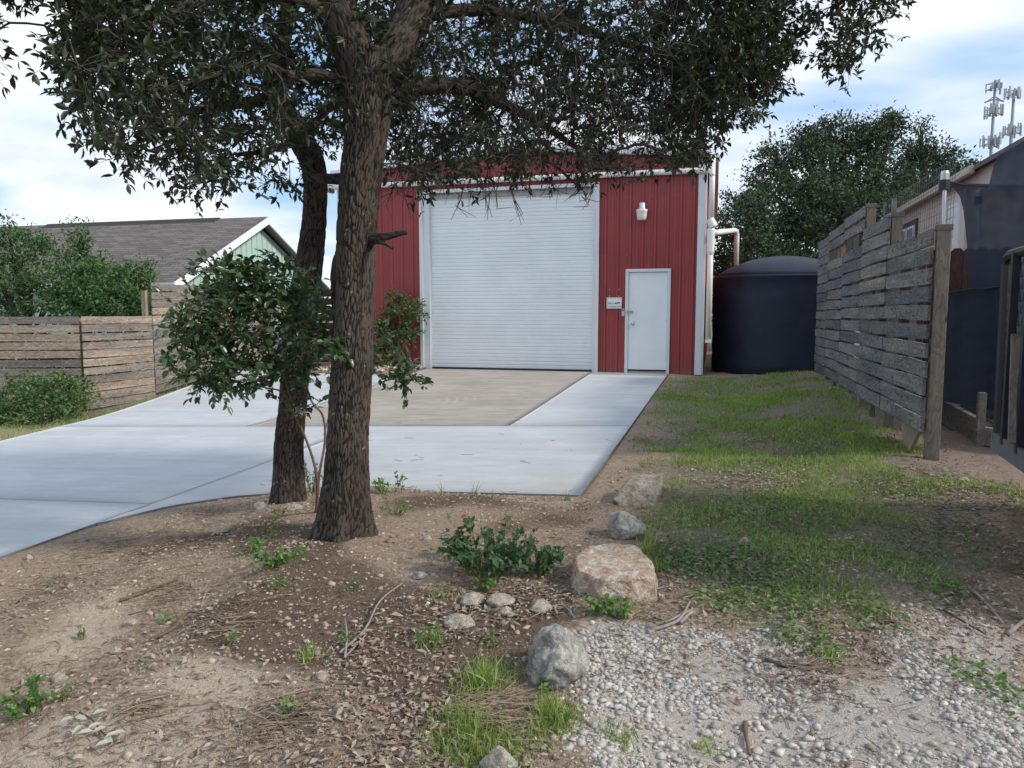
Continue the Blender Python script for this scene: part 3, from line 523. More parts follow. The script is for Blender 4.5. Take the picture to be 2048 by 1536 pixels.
# rain water pipe
pip = empty('rain_pipe', (-.12, BY - .13, 3.98), 'white pipe running along the red wall under the eaves and into the black tank', 'pipe')
rp = .056; py_ = BY - .115
def ell(a, c, b, m=6):                          # rounded elbow points
    a, c, b = map(np.array, (a, c, b)); return [(1 - t) ** 2 * a + 2 * t * (1 - t) * c + t * t * b for t in np.linspace(0, 1, m)]
zl, zr = 4.00, 3.99; XR = BX1 + .14
MB().tube([(-8.36, py_, zl)] + [(x, py_, zl + (zr - zl) * (x + 8.36) / 8.2) for x in (-6, -4, -2)] + ell((XR - .10, py_, zr), (XR, py_, zr), (XR, py_, zr - .12)), rp, 14).build('cross_pipe', M_pvc, pip, smooth=True)
MB().tube(ell((-8.36, py_ - .001, zl), (-8.50, py_, zl), (-8.50, py_ + .14, zl)) + [(-8.50, py_ + .5, zl)], rp, 14).build('pipe_elbow', M_pvc, pip, smooth=True)
MB().tube([(XR + .0, py_ + .001, EZ - .05), (XR, py_ + .001, 3.06)], rp * .96, 14).build('upper_downpipe', M_pvc, pip, smooth=True)
MB().tube([(XR, py_, 2.98), (XR, py_, .72)], [rp, rp], 14).build('downpipe', M_pvc, pip, smooth=True)
c_ = MB(); c_.tube([(XR - .02, py_ - .005, 3.05), (XR + .05, py_ - .02, 2.90)], [.075, .088], 14); c_.build('leaf_catcher', M_pvc, pip)
MB().tube([(XR, py_, 3.0), (XR, py_, 2.88), (XR, py_, 2.84), (XR, py_, 2.42), (XR, py_, 2.36)], [rp, rp, .075, .075, rp], 14).build('pipe_sleeve', M_pvc, pip)
MB().tube([(XR, py_, .72), (XR, py_, .66)], rp * 1.15, 14).build('pipe_cap', M_pvc, pip)
TE = onD(1474, 462, 17.0)
MB().tube([(XR, py_ + .001, 2.80), (XR + .1, py_ + .1, 2.80)] + ell((TE[0] - .06, TE[1] - .14, TE[2]), TE, (TE[0], TE[1], TE[2] - .14)) + [(TE[0], TE[1], 2.22)], rp, 14).build('tank_inlet', M_pvc, pip, smooth=True)
# wall lamp and sign
LX, LZ = -1.452, 3.22
lamp = empty('wall_lamp', (LX, BY - .16, LZ), 'dusk lamp with white glass bowl fixed high above the white walk door', 'lamp')
MB().lathe([(.05, .19), (.062, .17), (.062, .085), (.095, .06), (.1, .05)], (LX, BY - .16, LZ), 20).build('lamp_head', M_steel, lamp, smooth=True)
MB().lathe([(.112, .055), (.112, .02), (.105, .01), (.10, -.06), (.085, -.14), (.07, -.15)], (LX, BY - .16, LZ), 20).build('lamp_bowl', M_lampw, lamp, smooth=True)
MB().beam((LX, BY + .0, LZ + .12), (LX, BY - .12, LZ + .12), .05, .05).build('lamp_bracket', M_steel, lamp)
sgx, sgz = -1.99, 1.443
sign = empty('security_sign', (sgx, BY - .04, sgz), 'small white security camera sign left of the walk door', 'sign')
MB().box((sgx, BY - .040, sgz), (.31, .004, .225)).build('sign_plate', simple('sign_white', (.80, .82, .84), .5, .02), sign)
bd = MB()
for a, b_ in (((-.14, -.098), (.14, -.098)), ((.14, -.098), (.14, .098)), ((.14, .098), (-.14, .098)), ((-.14, .098), (-.14, -.098))):
    bd.beam((sgx + a[0], BY - .0435, sgz + a[1]), (sgx + b_[0], BY - .0435, sgz + b_[1]), .003, .003, (0, 1, 0))
bd.build('sign_border', M_print, sign)
def text(s, loc, size, mat, parent, name='lettering'):
    cu = bpy.data.curves.new('t', 'FONT'); cu.body = s; cu.size = size; cu.extrude = .001; o = bpy.data.objects.new('t', cu); COL.objects.link(o)
    dg = bpy.context.evaluated_depsgraph_get(); me = bpy.data.meshes.new_from_object(o.evaluated_get(dg)); bpy.data.objects.remove(o)
    me.transform(Matrix.Translation(loc) @ Matrix.Rotation(math.pi / 2, 4, 'X')); me.materials.clear(); me.materials.append(mat); ob = bpy.data.objects.new(name, me); return link(ob, parent)
text('Security', (sgx - .125, BY - .0445, sgz - .025), .062, simple('teal_print', (.03, .12, .14), .6, .02, bmp=0), sign)
text('Cameras In Use', (sgx - .125, BY - .0445, sgz - .082), .0445, MATS['teal_print'], sign)
ic = MB(); ic.lathe([(.014, -.002), (.014, .002)], (0, 0, 0), 16); ic.v = [(sgx + .035 + x, BY - .0445 + z, sgz - .003 + y) for x, y, z in ic.v]
ic.box((sgx + .09, BY - .0445, sgz + .004), (.052, .002, .024)); ic.box((sgx + .062, BY - .0445, sgz - .004), (.018, .002, .012)); ic.box((sgx + .112, BY - .0445, sgz - .006), (.016, .0024, .012)); ic.build('camera_symbol', M_print, sign)

# ------------------------------------------------------------------ water tank
TX, TY, TR = 1.37, 17.0, 1.42; tz = -.04
tank = empty('water_tank', (TX, TY, tz), 'big black domed rain water tank beside the red building', 'tank')
prof = [(TR * .97, tz), (TR, tz + .05)] + [(TR + .012 * (i % 2), tz + .05 + i * .19) for i in range(1, 10)] + [(TR, 1.93), (TR + .015, 1.95), (TR + .015, 1.985), (TR - .01, 2.0)]
MB().lathe(prof, (TX, TY, 0), 72).build('tank_body', M_black, tank, smooth=True)
MB().lathe([((TR - .01) * q_, 1.995 + .44 * (1 - q_ * q_) ** .85) for q_ in np.linspace(1, .02, 16)], (TX, TY, 0), 72).build('tank_dome', M_black, tank, smooth=True)
MB().lathe([(.30, 2.0), (.30, 2.24), (.33, 2.24), (.33, 2.29), (.26, 2.305), (.08, 2.32)], (TE[0] + .16, TE[1] + .12, 0), 28).build('tank_lid', M_black, tank)
lp = onD(1524, 548, 15.85)
MB().lathe([(.045, -.06), (.06, -.02), (.04, .06), (.012, .11)], lp, 12).build('lifting_lug', simple('lug_plastic', (.10, .12, .14), .35), tank, smooth=True)
MB().box(onD(1558, 647, 15.66), (.012, .02, .04)).build('tank_tag', M_white, tank)

# ------------------------------------------------------------------ fences
def board(name, a, b, th, h, mat, parent, wav=.006, seed=0, n=8):
    """one horizontal board a->b (centre line), thickness th, height h, slightly wavy edges"""
    r_ = np.random.default_rng(seed); a = np.array(a, float); b = np.array(b, float); d = b - a; l = np.linalg.norm(d[:2]); u = np.array([-d[1], d[0], 0]) / l
    V = []; ph = r_.uniform(0, 6, 4); bow = r_.normal(0, .006)
    for i in range(n + 1):
        t = i / n; p = a + d * t; e1 = wav * (math.sin(t * 5 + ph[0]) + .5 * math.sin(t * 13 + ph[1])); e0 = wav * (math.sin(t * 4 + ph[2]) + .5 * math.sin(t * 11 + ph[3])); o = bow * math.sin(t * math.pi)
        for s_, z_ in ((-1, -h / 2 + e0), (1, -h / 2 + e0), (1, h / 2 + e1), (-1, h / 2 + e1)): V.append(p + u * (s_ * th / 2 + o) + (0, 0, z_))
    Fc = [(3, 2, 1, 0), tuple(n * 4 + i for i in range(4))]
    for i in range(n):
        for j in range(4): Fc.append((i * 4 + j, i * 4 + (j + 1) % 4, i * 4 + 4 + (j + 1) % 4, i * 4 + 4 + j))
    o = MB().add(V, Fc).build(name, mat, parent); at = o.data.attributes.new('grain', 'FLOAT_VECTOR', 'POINT'); sd3 = r_.uniform(-20, 20, 3)
    gv = np.array([(l * (i // 4) / n, h * (1 if i % 4 > 1 else 0), th * (1 if i % 4 in (1, 2) else 0)) for i in range(len(V))]) + sd3; at.data.foreach_set('vector', gv.astype(np.float32).ravel()); return o
FX = 1.74
fr_ = empty('slat_fence', (FX, 10, .1), 'tall grey weathered fence of horizontal slats stepping up beside the black tank', 'fence')
secs = [(7.06, 8.72, 11, 0), (8.73, 10.16, 13, 0), (10.17, 11.6, 15, -.03), (11.61, 13.05, 15, -.07), (13.06, 14.3, 15, -.11)]
sd_i = 0
for si, (ya, yb, n, dz) in enumerate(secs):
    for k in range(n):
        sd_i += 1; z = .22 + .158 * (k + .5) + dz * k / n + random.uniform(-.005, .005)
        if si == 2 and k == 12 or (si == 3 and k == 12): continue
        board('board', (FX + random.uniform(-.006, .006), ya + random.uniform(0, .006), z + random.uniform(-.005, .005)), (FX + random.uniform(-.006, .006), yb, z + random.uniform(-.006, .006)), .026, .131 + random.uniform(-.006, .004), M_board_r, fr_, .0035, sd_i)
for si, (ya, yb, n, dz) in enumerate(secs):
    zt_ = .22 + .158 * n + dz
    for yy in ([ya - .0] if si == 0 else [ya]):
        x_ = FX + .068; g_ = g1(x_, yy) - .1
        MB().box((x_ + .01, yy + (.0 if si == 0 else .05), (zt_ - .03 + g_) / 2), (.105, .09, zt_ - .03 - g_), jit=.002).build('post', M_post_g, fr_, bevel=.004)
        MB().box((x_ + .015, yy + (.0 if si == 0 else .05), zt_ - .005), (.115, .10, .05)).build('post_cap', M_timber, fr_, bevel=.004)
for yy, zt_ in ((7.75, 1.9), (9.4, 2.0), (10.9, 2.3), (12.3, 2.3), (13.6, 2.2), (14.25, 2.3)):
    MB().box((FX + .04, yy, (zt_ + .0) / 2), (.045, .08, zt_ + .1)).build('back_batten', M_post_g, fr_)
tpp = onX(1789, 397, FX + .3); MB().box((tpp[0], tpp[1], tpp[2] / 2), (.05, .05, tpp[2])).build('tall_post', M_timber, fr_)
P = hit([1815], [893])[0]
lb = MB(); a_ = onX(1788, 850, FX + .05); b_ = onX(1850, 870, FX + .05)
lb.prism([(FX + .02, 7.15, .30), (FX + .02, 7.95, .30), (FX + .04, 7.98, .12), (FX - .02, 7.55, -.02), (FX - .04, 7.3, .02)], (.03, 0, .0))
tag(lb.build('leaning_board', M_ply), 'brown plywood offcut leaning under the grey slat fence next to its end post', 'board')

# left fence: three bays, the third taller
lf = empty('slat_fence', (-10.9, 10.9, -.55), 'brown weathered fence of horizontal slats beyond the lantana, right bay taller', 'fence')
c0 = onD(-130, 632, 13.2); c1 = onD(157, 632, 13.35); c2 = onD(301, 632, 14.25)
c0 = np.array([c0[0], c0[1]]); c1 = c1[:2]; c2 = c2[:2]; c3 = c2 + (np.array([-9.75, 15.2]) - c2) * 1.0
def lbay(p, q, n, ztop_, zl=0, zr=0, off=0.0):
    global sd_i
    dd = (q - p) / np.linalg.norm(q - p); nn = np.array([dd[1], -dd[0]]) * off
    for k in range(n):
        sd_i += 1; z = ztop_ - .1535 * (k + .5)
        a = (p[0] + nn[0] + random.uniform(-.006, .006), p[1] + nn[1], z + random.uniform(-.006, .006) + zl * k / n); b = (q[0] + nn[0], q[1] + nn[1] + random.uniform(-.006, .006), z + random.uniform(-.006, .006) + zr * k / n)
        o = board('board', a, b, .03, .131 + random.uniform(-.006, .004), M_board_l, lf, .003, sd_i)
Z1 = 1.19
lbay(c0, c1, 11, Z1, off=0); lbay(c1 + (c2 - c1) * .02, c2, 11, Z1, zr=.10, off=.05)
dv = (c3 - c2) / np.linalg.norm(c3 - c2)
lbay(c2 + dv * .02, c2 + dv * 1.75, 14, 1.80, 0.05, .35, off=0.02); lbay(c2 + dv * 1.77, c3, 13, 1.80, .3, .45, off=0.02)
for p, zt_ in ((c0, 1.15), (c1, 1.15), ((c1 + c2) / 2, 1.1), (c2 - dv * .06, 1.66), (c2 + dv * .9, 1.7), (c2 + dv * 1.76, 1.75), (c3, 1.75), ((c0 + c1) / 2, 1.1)):
    q = p + np.array([-.10, .06]); g_ = g1(*q) - .1
    MB().box((q[0], q[1], (zt_ + g_) / 2), (.09, .09, zt_ - g_)).build('post', M_post, lf)
# dark gate in the gap beside the building
gt = empty('slat_gate', (-9.1, 15.3, -.1), 'dark brown stained slat gate half hidden between the oak trunks', 'gate')
for k in range(10): sd_i += 1; board('board', (-9.66, 15.25, .0 + .185 * k), (-8.26, 15.42, .02 + .185 * k), .03, .15, M_gate, gt, .003, sd_i)
for x_ in (-9.6, -8.32): MB().box((x_, 15.46 + (x_ + 8.78) * .1, .85), (.08, .08, 2.0)).build('post', M_gate, gt)

# ------------------------------------------------------------------ mint house
HX, HY, HZ = -13.0, 20.16, 4.02; HE = 16.02; HEZ = 1.97; HB = 2 * HY - HE; HL = -27.5
hs = empty('gable_house', (HX, HY, -.6), 'mint green house with grey shingle roof and white gable trim', 'house')
w = MB(); w.prism([(HX - .35, HE + .3, -.9), (HX - .35, HB - .3, -.9), (HX - .35, HB - .3, HEZ + .05), (HX - .35, HY, HZ - .20), (HX - .35, HE + .3, HEZ + .05)], (HL + .6 - HX, 0, 0)); w.build('wall', M_teal, hs)
yb_ = HE + .3; k = 0
while yb_ < HB - .3:
    y2 = min(yb_ + .265, HB - .3); zt = lambda y: HEZ + .02 + (HZ - .22 - HEZ) * (1 - abs(y - HY) / (HY - HE - .3))
    w = MB(); w.prism([(HX - .35, yb_, -.8), (HX - .35, y2 - .025, -.8), (HX - .35, y2 - .025, zt(y2 - .025)), (HX - .35, yb_, zt(yb_))], (.022 + .003 * (k % 2), 0, 0)); w.build('siding_board', M_teal, hs); yb_ = y2; k += 1
for ye, nm in ((HE, 'front'), (HB, 'back')):
    s_ = (HZ - HEZ) / (HY - HE); w = MB(); sg = -1 if ye < HY else 1
    w.prism([(HX, ye + sg * .05, HEZ - .05), (HX, HY, HZ), (HX, HY, HZ + .09), (HX, ye + sg * .05, HEZ + .04)], (HL - HX, 0, 0)); rf = w.build('roof_slope', M_roof, hs)
    w = MB(); w.prism([(HX + .02, ye + sg * .07, HEZ - .20), (HX + .02, HY + sg * 0.001, HZ - .13), (HX + .02, HY + sg * 0.001, HZ + .085), (HX + .02, ye + sg * .07, HEZ + .03)], (-.05, 0, 0)); w.build('rake_board', M_white, hs)
    w = MB(); w.prism([(HX - .02, ye + sg * .03, HEZ - .12), (HX - .02, HY, HZ - .06), (HX - .02, HY, HZ - .03), (HX - .02, ye + sg * .03, HEZ - .09)], (-.34, 0, 0)); w.build('soffit', M_soffit, hs)
    w = MB(); w.box(((HX + HL) / 2, ye + sg * .06, HEZ - .06), (HX - HL, .03, .17)); w.build('fascia', M_white, hs)
rvx0, rvx1 = onY(95, 452, HY)[0], onY(440, 442, HY)[0]
MB().prism([(rvx0, HY - .28, HZ - .05), (rvx0, HY, HZ + .12), (rvx0, HY + .28, HZ - .05)], (rvx1 - rvx0, 0, 0)).build('ridge_vent', simple('dark_ridge', (.035, .03, .028), .9), hs)

# ------------------------------------------------------------------ pink neighbour, red, cedar and wire fences
NX = 4.4; nb = empty('pink_house', (NX, 16, .1), 'pinkish sided low house behind the grey slat fence', 'house')
ez = 3.74
w = MB(); w.box((NX + 2.6, 15.2, 1.77), (5.2, 13.6, 3.94)); w.build('wall', M_pinkwall, nb)
yy = 8.6
while yy < 21.8: MB().box((NX - .008, yy + .29, 1.77), (.016, .594, 3.93)).build('siding_panel', M_pinkwall, nb); yy += .6
w = MB(); w.prism([(NX - .12, 8.2, ez), (NX + 2.7, 8.2, ez + .35), (NX + 5.7, 8.2, ez), (NX + 5.7, 8.2, ez + .05), (NX + 2.7, 8.2, ez + .40), (NX - .12, 8.2, ez + .05)], (0, 14.0, 0)); w.build('roof', simple('grey_roof', (.16, .14, .13), .9), nb)
w = MB(); w.beam((NX - .17, 14.9, ez - .02), (NX - .17, 22.1, ez - .06), .10, .13); w.build('gutter', simple('pink_gutter', (.46, .38, .33), .5), nb, bevel=.01)
w = MB(); w.beam((NX - .14, 8.2, ez + .0), (NX - .14, 14.85, ez), .04, .08); w.build('fascia', simple('worn_fascia', (.13, .11, .10), .9, .5, 5), nb)
wa = onX(1802, 462, NX); wb = onX(1842, 440, NX); wn_ = MB(); ym = (wa[1] + wb[1]) / 2; zc = 2.95
wf = MB().box((NX - .03, ym, zc), (.06, 1.6, .85)).build('window_frame', M_dark, nb)
for dy_ in (-.37, .37): MB().box((NX - .07, ym + dy_, zc - .02), (.03, .62, .62)).build('window_sash', M_white, wf); MB().box((NX - .09, ym + dy_, zc - .02), (.012, .5, .5)).build('pane', M_glass, wf)
y2 = onX(1917, 440, NX)[1]
MB().box((NX - .03, y2, 2.3), (.06, 1.2, 2.4)).build('door_trim', simple('cream_trim', (.62, .58, .52), .6), nb)
MB().box((NX - .07, y2 + .05, 2.25), (.03, .7, 2.1)).build('white_panel', M_white, nb)
rf_ = empty('picket_fence', (2.9, 11.0, .1), 'dark red picket fence between the slat fence and the pink house', 'fence')
for k in range(18):
    x = 1.95 + k * .142; zt_ = 2.07 + random.uniform(-.012, .012); yk = 11.0 + random.uniform(-.006, .006)
    MB().prism([(x, yk, .1), (x + .137, yk, .1), (x + .137, yk, zt_ - .035), (x + .105, yk, zt_), (x + .032, yk, zt_), (x, yk, zt_ - .035)], (0, .018, 0)).build('picket', M_redwood, rf_)
MB().box((3.2, 11.04, 1.6), (2.6, .04, .09)).build('rail', M_redwood, rf_)
cf = empty('picket_fence', (2.6, 22, 0), 'new orange cedar picket fence just showing behind the tank', 'fence')
for k in range(46):
    y = 17.5 + k * .15; MB().box((2.66 + random.uniform(-.004, .004), y, 1.36 + random.uniform(-.01, .01)), (.018, .143, 2.64)).build('picket', M_cedar, cf)
wf2 = empty('wire_fence', (3.6, 15, 2.9), 'green welded wire mesh standing against the pink house wall', 'wire fence')
w = MB()
for y in np.arange(14.8, 20.5, .17): w.box((3.95, y, 2.5), (.006, .006, 2.9))
for zz in np.arange(1.2, 4.0, .17): w.box((3.95, 17.6, zz), (.006, 5.7, .006))
w.build('wire_grid', simple('green_wire', (.10, .14, .13), .6), wf2)
MB().box((3.95, 20.5, 2.0), (.04, .04, 3.9)).build('post', M_greysteel, wf2)

# ------------------------------------------------------------------ trampoline with safety net
tp = empty('trampoline', (3.2, 8.2, .1), 'trampoline with black safety net behind the end post of the slat fence', 'trampoline')
def pole(px, y0, y1, px1, D):
    a = onD(px, y0, D); b = onD(px1, y1, D); b = b + (b - a) * .9; MB().tube([a, b], .020, 10).build('net_pole', M_steel, tp)
    MB().tube([a + (0, 0, .03), a, a - (0, 0, .08)], [.035, .042, .042], 10).build('pole_cap', M_steel, tp); MB().tube([a - (0, 0, .06), a - (0, 0, .16)], .05, 10).build('pole_collar', M_dark, tp)
pole(1890, 348, 590, 1884, 7.6); pole(1958, 384, 580, 1955, 10.2)
def pxsurf(name, left, right, Dl, Dr, mat, n=10, m=14, sag=0.05):
    left = catmull(left, 6); right = catmull(right, 6); tl = np.linspace(0, 1, n)
    f = lambda A, t: np.array([np.interp(t, np.linspace(0, 1, len(A)), A[:, j]) for j in (0, 1)])
    V = []
    for t in tl:
        a = f(left, t); b = f(right, t)
        for s_ in np.linspace(0, 1, m):
            p = a * (1 - s_) + b * s_; V.append(onD(p[0], p[1], Dl + (Dr - Dl) * s_ + sag * math.sin(s_ * 17 + t * 2) * .5 + sag * math.sin(s_ * 7)))
    g = np.arange(n * m).reshape(n, m); q = np.stack([g[:-1, :-1], g[:-1, 1:], g[1:, 1:], g[1:, :-1]], -1).reshape(-1, 4)
    return npmesh(name, np.array(V), [q], mat, tp, smooth=True)
pxsurf('safety_net', [(1896, 366), (1922, 398), (1932, 470), (1936, 520), (1942, 590)], [(2150, 372), (2150, 420), (2150, 480), (2150, 540), (2150, 600)], 7.65, 6.9, M_net)
pxsurf('safety_net', [(1994, 312), (1985, 340), (1978, 368), (1972, 380)], [(2150, 225), (2150, 280), (2150, 330), (2150, 376)], 7.2, 6.6, M_net)
MB().tube([onD(x, y, d) for x, y, d in ((1893, 362, 7.6), (1930, 370, 7.55), (1985, 374, 7.35), (2060, 373, 7.1), (2150, 368, 6.9))], .009, 6).build('net_strap', M_dark, tp)
sk = pxsurf('frame_skirt', [(1879, 585), (1878, 660), (1877, 740), (1876, 800)], [(2100, 560), (2100, 650), (2100, 760), (2100, 845)], 7.5, 7.0, M_cloth, sag=.04)
MB().tube([onD(1879 + i * 22, 586 - i * 2.4 + random.uniform(-2, 2), 7.49 - i * .05) for i in range(11)], .013, 6).build('skirt_hem', M_cloth, tp)
tb = empty('raised_bed', (2.3, 7.6, .05), 'grey timber raised bed edging under the trampoline skirt', 'raised bed')
pa, pb, pc = hit([1876, 1956, 1992], [838, 890, 905]); up_ = np.array([0, 0, .12])
MB().beam(pa + up_, pb + up_, .05, .24).build('edging_board', M_timber, tb); MB().beam(pb + up_ + (.03, -.02, -.03), pc + up_ + (.3, -.15, -.03), .05, .16).build('edging_board', M_timber, tb)
MB().beam(pa + up_ + (.5, .9, .02), pc + up_ + (.6, .9, .0), .05, .2).build('edging_board', M_timber, tb)
MB().box(pb + (0, -.03, .2), (.06, .06, .55)).build('stake', M_timber, tb); MB().box(pa + (.1, .3, .25), (.06, .06, .6)).build('stake', M_timber, tb)
# ------------------------------------------------------------------ utility trailer at the right edge
tr_ = empty('utility_trailer', (2.4, 4.2, .05), 'dark utility trailer with expanded mesh side at the right edge', 'trailer')
A = np.array([1.83, 5.62]); B = np.array([1.64, 3.75]); ln = np.linalg.norm(B - A); dd = (B - A) / ln; nn = np.array([-dd[1], dd[0]])
P3 = lambda s_, z, o=0: np.array([A[0] + dd[0] * s_ + nn[0] * o, A[1] + dd[1] * s_ + nn[1] * o, z])
Z0, Z1_ = .42, 1.62
MB().beam(P3(0, Z0 - .02), P3(ln, Z0 - .02), .06, .12).build('bottom_rail', M_greysteel, tr_)
MB().tube([P3(.05, Z0), P3(.0, Z1_ - .06), P3(.02, Z1_ - .02), P3(.08, Z1_), P3(ln, Z1_)], .032, 8).build('side_frame', M_dark, tr_)
for s_ in (.28, .62, 1.05, 1.45, 1.84): MB().beam(P3(s_, Z0), P3(s_, Z1_), .07, .05, (dd[0], dd[1], 0)).build('upright', M_dark, tr_)
w = MB()
for i in range(-16, 52):
    for sg in (1, -1):
        s0 = i * .075; pts = []
        a_s, b_s = s0, s0 + sg * .6; lo, hi = 0., 1.
        for t0 in np.linspace(0, 1, 9):
            pass
        z0_, z1_ = Z0, Z1_
        t_ = [t for t in np.linspace(0, 1, 25) if .03 < s0 + sg * .6 * t < ln - .03]
        if len(t_) > 1: w.beam(P3(s0 + sg * .6 * t_[0], z0_ + (z1_ - z0_) * t_[0], .012), P3(s0 + sg * .6 * t_[-1], z0_ + (z1_ - z0_) * t_[-1], .012), .007, .012, (nn[0], nn[1], 0))
w.build('expanded_mesh', M_greysteel, tr_)
w = MB(); w.prism([P3(.06, Z0 + .02, .07), P3(ln, Z0 + .02, .07), P3(ln, Z1_ - .03, .07), P3(.06, Z1_ - .03, .07)], tuple(np.array([nn[0], nn[1], 0]) * .02)); w.build('side_panel', M_dark, tr_)
w = MB(); w.prism([P3(0, Z0 - .08), P3(ln, Z0 - .08), P3(ln, Z0 - .08, 1.7), P3(0, Z0 - .08, 1.7)], (0, 0, .05)); w.build('bed_floor', M_timber, tr_)
MB().box(P3(-.02, (Z0 + Z1_) / 2, .95), (1.5, .03, Z1_ - Z0 - .02), Matrix.Rotation(math.atan2(nn[1], nn[0]), 3, 'Z')).build('front_panel', M_dark, tr_)
MB().box(P3(.1, 1.72, .8), (.9, .06, .26)).build('top_plank', M_timber, tr_)
MB().beam(P3(.62, .48, -.05), P3(.5, 1.12, -.04), .045, .03, (dd[0], dd[1], 0)).build('loose_stake', M_post, tr_)
for s_ in (.75, 1.45):
    wc = P3(s_, .30, .15); t_ = MB(); t_.lathe([(.16, -.09), (.27, -.09), (.30, -.05), (.30, .05), (.27, .09), (.16, .09)], (0, 0, 0), 24); Mx = np.array(Matrix.Rotation(math.atan2(nn[1], nn[0]), 3, 'Z') @ Matrix.Rotation(math.pi / 2, 3, 'Y')); t_.v = [tuple(Mx @ np.array(p) + wc) for p in t_.v]; t_.build('wheel', M_dark, tr_, smooth=True)

# ------------------------------------------------------------------ cell towers
M_tower = simple('tower_grey', (.22, .24, .27), .5, .08, .2, bmp=0); M_ant = simple('antenna_panel', (.36, .38, .40), .5, .06, .2, bmp=0)
def tower(px, ytop, D, levels, label, w0, w1):
    top = onD(px, ytop, D); base = np.array([top[0], top[1], -1.0]); t = empty('cell_tower', base, label, 'tower', 'cell towers')
    MB().tube([base, top], [w0, w1], 14).build('pole', M_tower, t, smooth=True)
    for yl, rad, n, ph_, style in levels:
        zc = onD(px, yl, D)[2]; c = np.array([top[0], top[1], zc]); rg = MB()
        if style == 'arm':
            for s_ in (-1, 1): rg.beam(c, c + np.array([s_ * rad, 0, -.5]), .22, .22); rg.beam(c + (0, 0, .5), c + np.array([s_ * rad * .6, 0, -.2]), .14, .14)
            rg.build('bracket_arm', M_tower, t); continue
        pts = [c + (rad * math.cos(2 * math.pi * i / 3 + ph_), rad * math.sin(2 * math.pi * i / 3 + ph_), 0) for i in range(3)]
        for h_ in (-.5, .55):
            for i in range(3): rg.tube([pts[i] + (0, 0, h_), pts[(i + 1) % 3] + (0, 0, h_)], .06, 6)
        for i in range(3): rg.tube([c, pts[i] + (0, 0, -.5)], .08, 6); rg.tube([c, (pts[i] + pts[(i + 1) % 3]) / 2], .08, 6)
        rg.build('platform_frame', M_tower, t)
        for i in range(n):
            q = i / n * 3; a = pts[int(q) % 3]; b = pts[(int(q) + 1) % 3]; p = a + (b - a) * (q % 1 + .12); o = p - c; o[2] = 0; o /= np.linalg.norm(o); hh = random.choice([1.7, 2.2, 2.5])
            if style == 'open' and i % 2: hh = 1.0
            MB().box(p + o * .3 + (0, 0, random.uniform(-.3, .5)), (.18, .30, hh * .9), Matrix.Rotation(math.atan2(o[1], o[0]), 3, 'Z')).build('antenna', M_ant, t)
        MB().box(c + (.35, -.35, .1), (.5, .4, .9)).build('radio_box', M_tower, t)
    return t
tower(1991, 160, 130, [(172, 1.25, 6, .5, 'open'), (197, 1.5, 0, 0, 'arm'), (222, 1.45, 11, .2, ''), (282, 1.6, 11, .9, '')], 'taller grey cell tower with three antenna rings, left one of the pair', .55, .2)
tower(2028, 185, 140, [(188, 1.35, 11, .6, ''), (260, 1.55, 11, .1, '')], 'shorter grey cell tower with two antenna rings, near the right edge', .5, .24)

# ------------------------------------------------------------------ boulders and stones
def rock(name, px, py_base, w_, h_, d_, mat, label, cat, seed, flat=0, group=None, cut=None, sink=.18, rotz=0, tmul=1.0):
    P = hit([px], [py_base])[0]; D = proj(P)[2]; k = D / F; sx, sz = w_ * k / 2, h_ * k / 2; sy = d_ * k / 2
    bm = bmesh.new(); bmesh.ops.create_icosphere(bm, subdivisions=5 if w_ > 70 else 4 if w_ > 30 else 3, radius=1); r_ = np.random.default_rng(seed)
    pl = [(v / np.linalg.norm(v), r_.uniform(.58, .86)) for v in r_.normal(0, 1, (11, 3))]
    if flat: pl.append((np.array([.06, -.05, 1.]) / np.linalg.norm([.06, -.05, 1.]), flat))
    if cut: pl += [(np.array(a, float) / np.linalg.norm(a), b) for a, b in cut]
    for v in bm.verts:
        p = np.array(v.co); s_ = 1.0
        for n_, dd_ in pl:
            q = p @ n_
            if q > 1e-3: s_ = min(s_, dd_ / q)
        s_ = s_ * .93 + .07; p = p * s_; so = seed * 7.1
        if p[2] < 0: hr = math.hypot(p[0], p[1]) + 1e-6; p[:2] *= 1 + .55 * min(1, -p[2] * 1.6) * (1 - min(1, hr / .95)) + .0; p[2] *= .8
        nz = mnoise.fractal(Vector(p * 1.6) + Vector((so, 0, 0)), .9, 2.1, 5) * .085 + mnoise.noise(Vector(p * 6) + Vector((so, 3, 0))) * .03 + mnoise.noise(Vector(p * 14) + Vector((so, 5, 0))) * .014 + mnoise.noise(Vector(p * 30) + Vector((so, 9, 0))) * .007
        v.co = Vector(p * (1 + nz * tmul))
    me = bpy.data.meshes.new(name); bm.to_mesh(me); bm.free(); c = np.empty(len(me.vertices) * 3); me.vertices.foreach_get('co', c); c = c.reshape(-1, 3)
    c = c / np.abs(c).max(0) * [sx, sy, sz]; ca, sa = math.cos(YAW + rotz), math.sin(YAW + rotz); c = np.c_[c[:, 0] * ca - c[:, 1] * sa, c[:, 0] * sa + c[:, 1] * ca, c[:, 2]]
    c += [0, 0, sz * (1 - 2 * sink)]; me.vertices.foreach_set('co', c.ravel()); me.materials.append(mat)
    me.polygons.foreach_set('use_smooth', [True] * len(me.polygons)); o = bpy.data.objects.new(name, me); back = np.array([_fw[0], _fw[1], 0]); back /= np.linalg.norm(back)
    o.location = tuple(np.array([P[0], P[1], P[2]]) + back * sy * .75); COL.objects.link(o); return tag(o, label, cat, group)
ROCKS = 'boulders lining the grass strip'
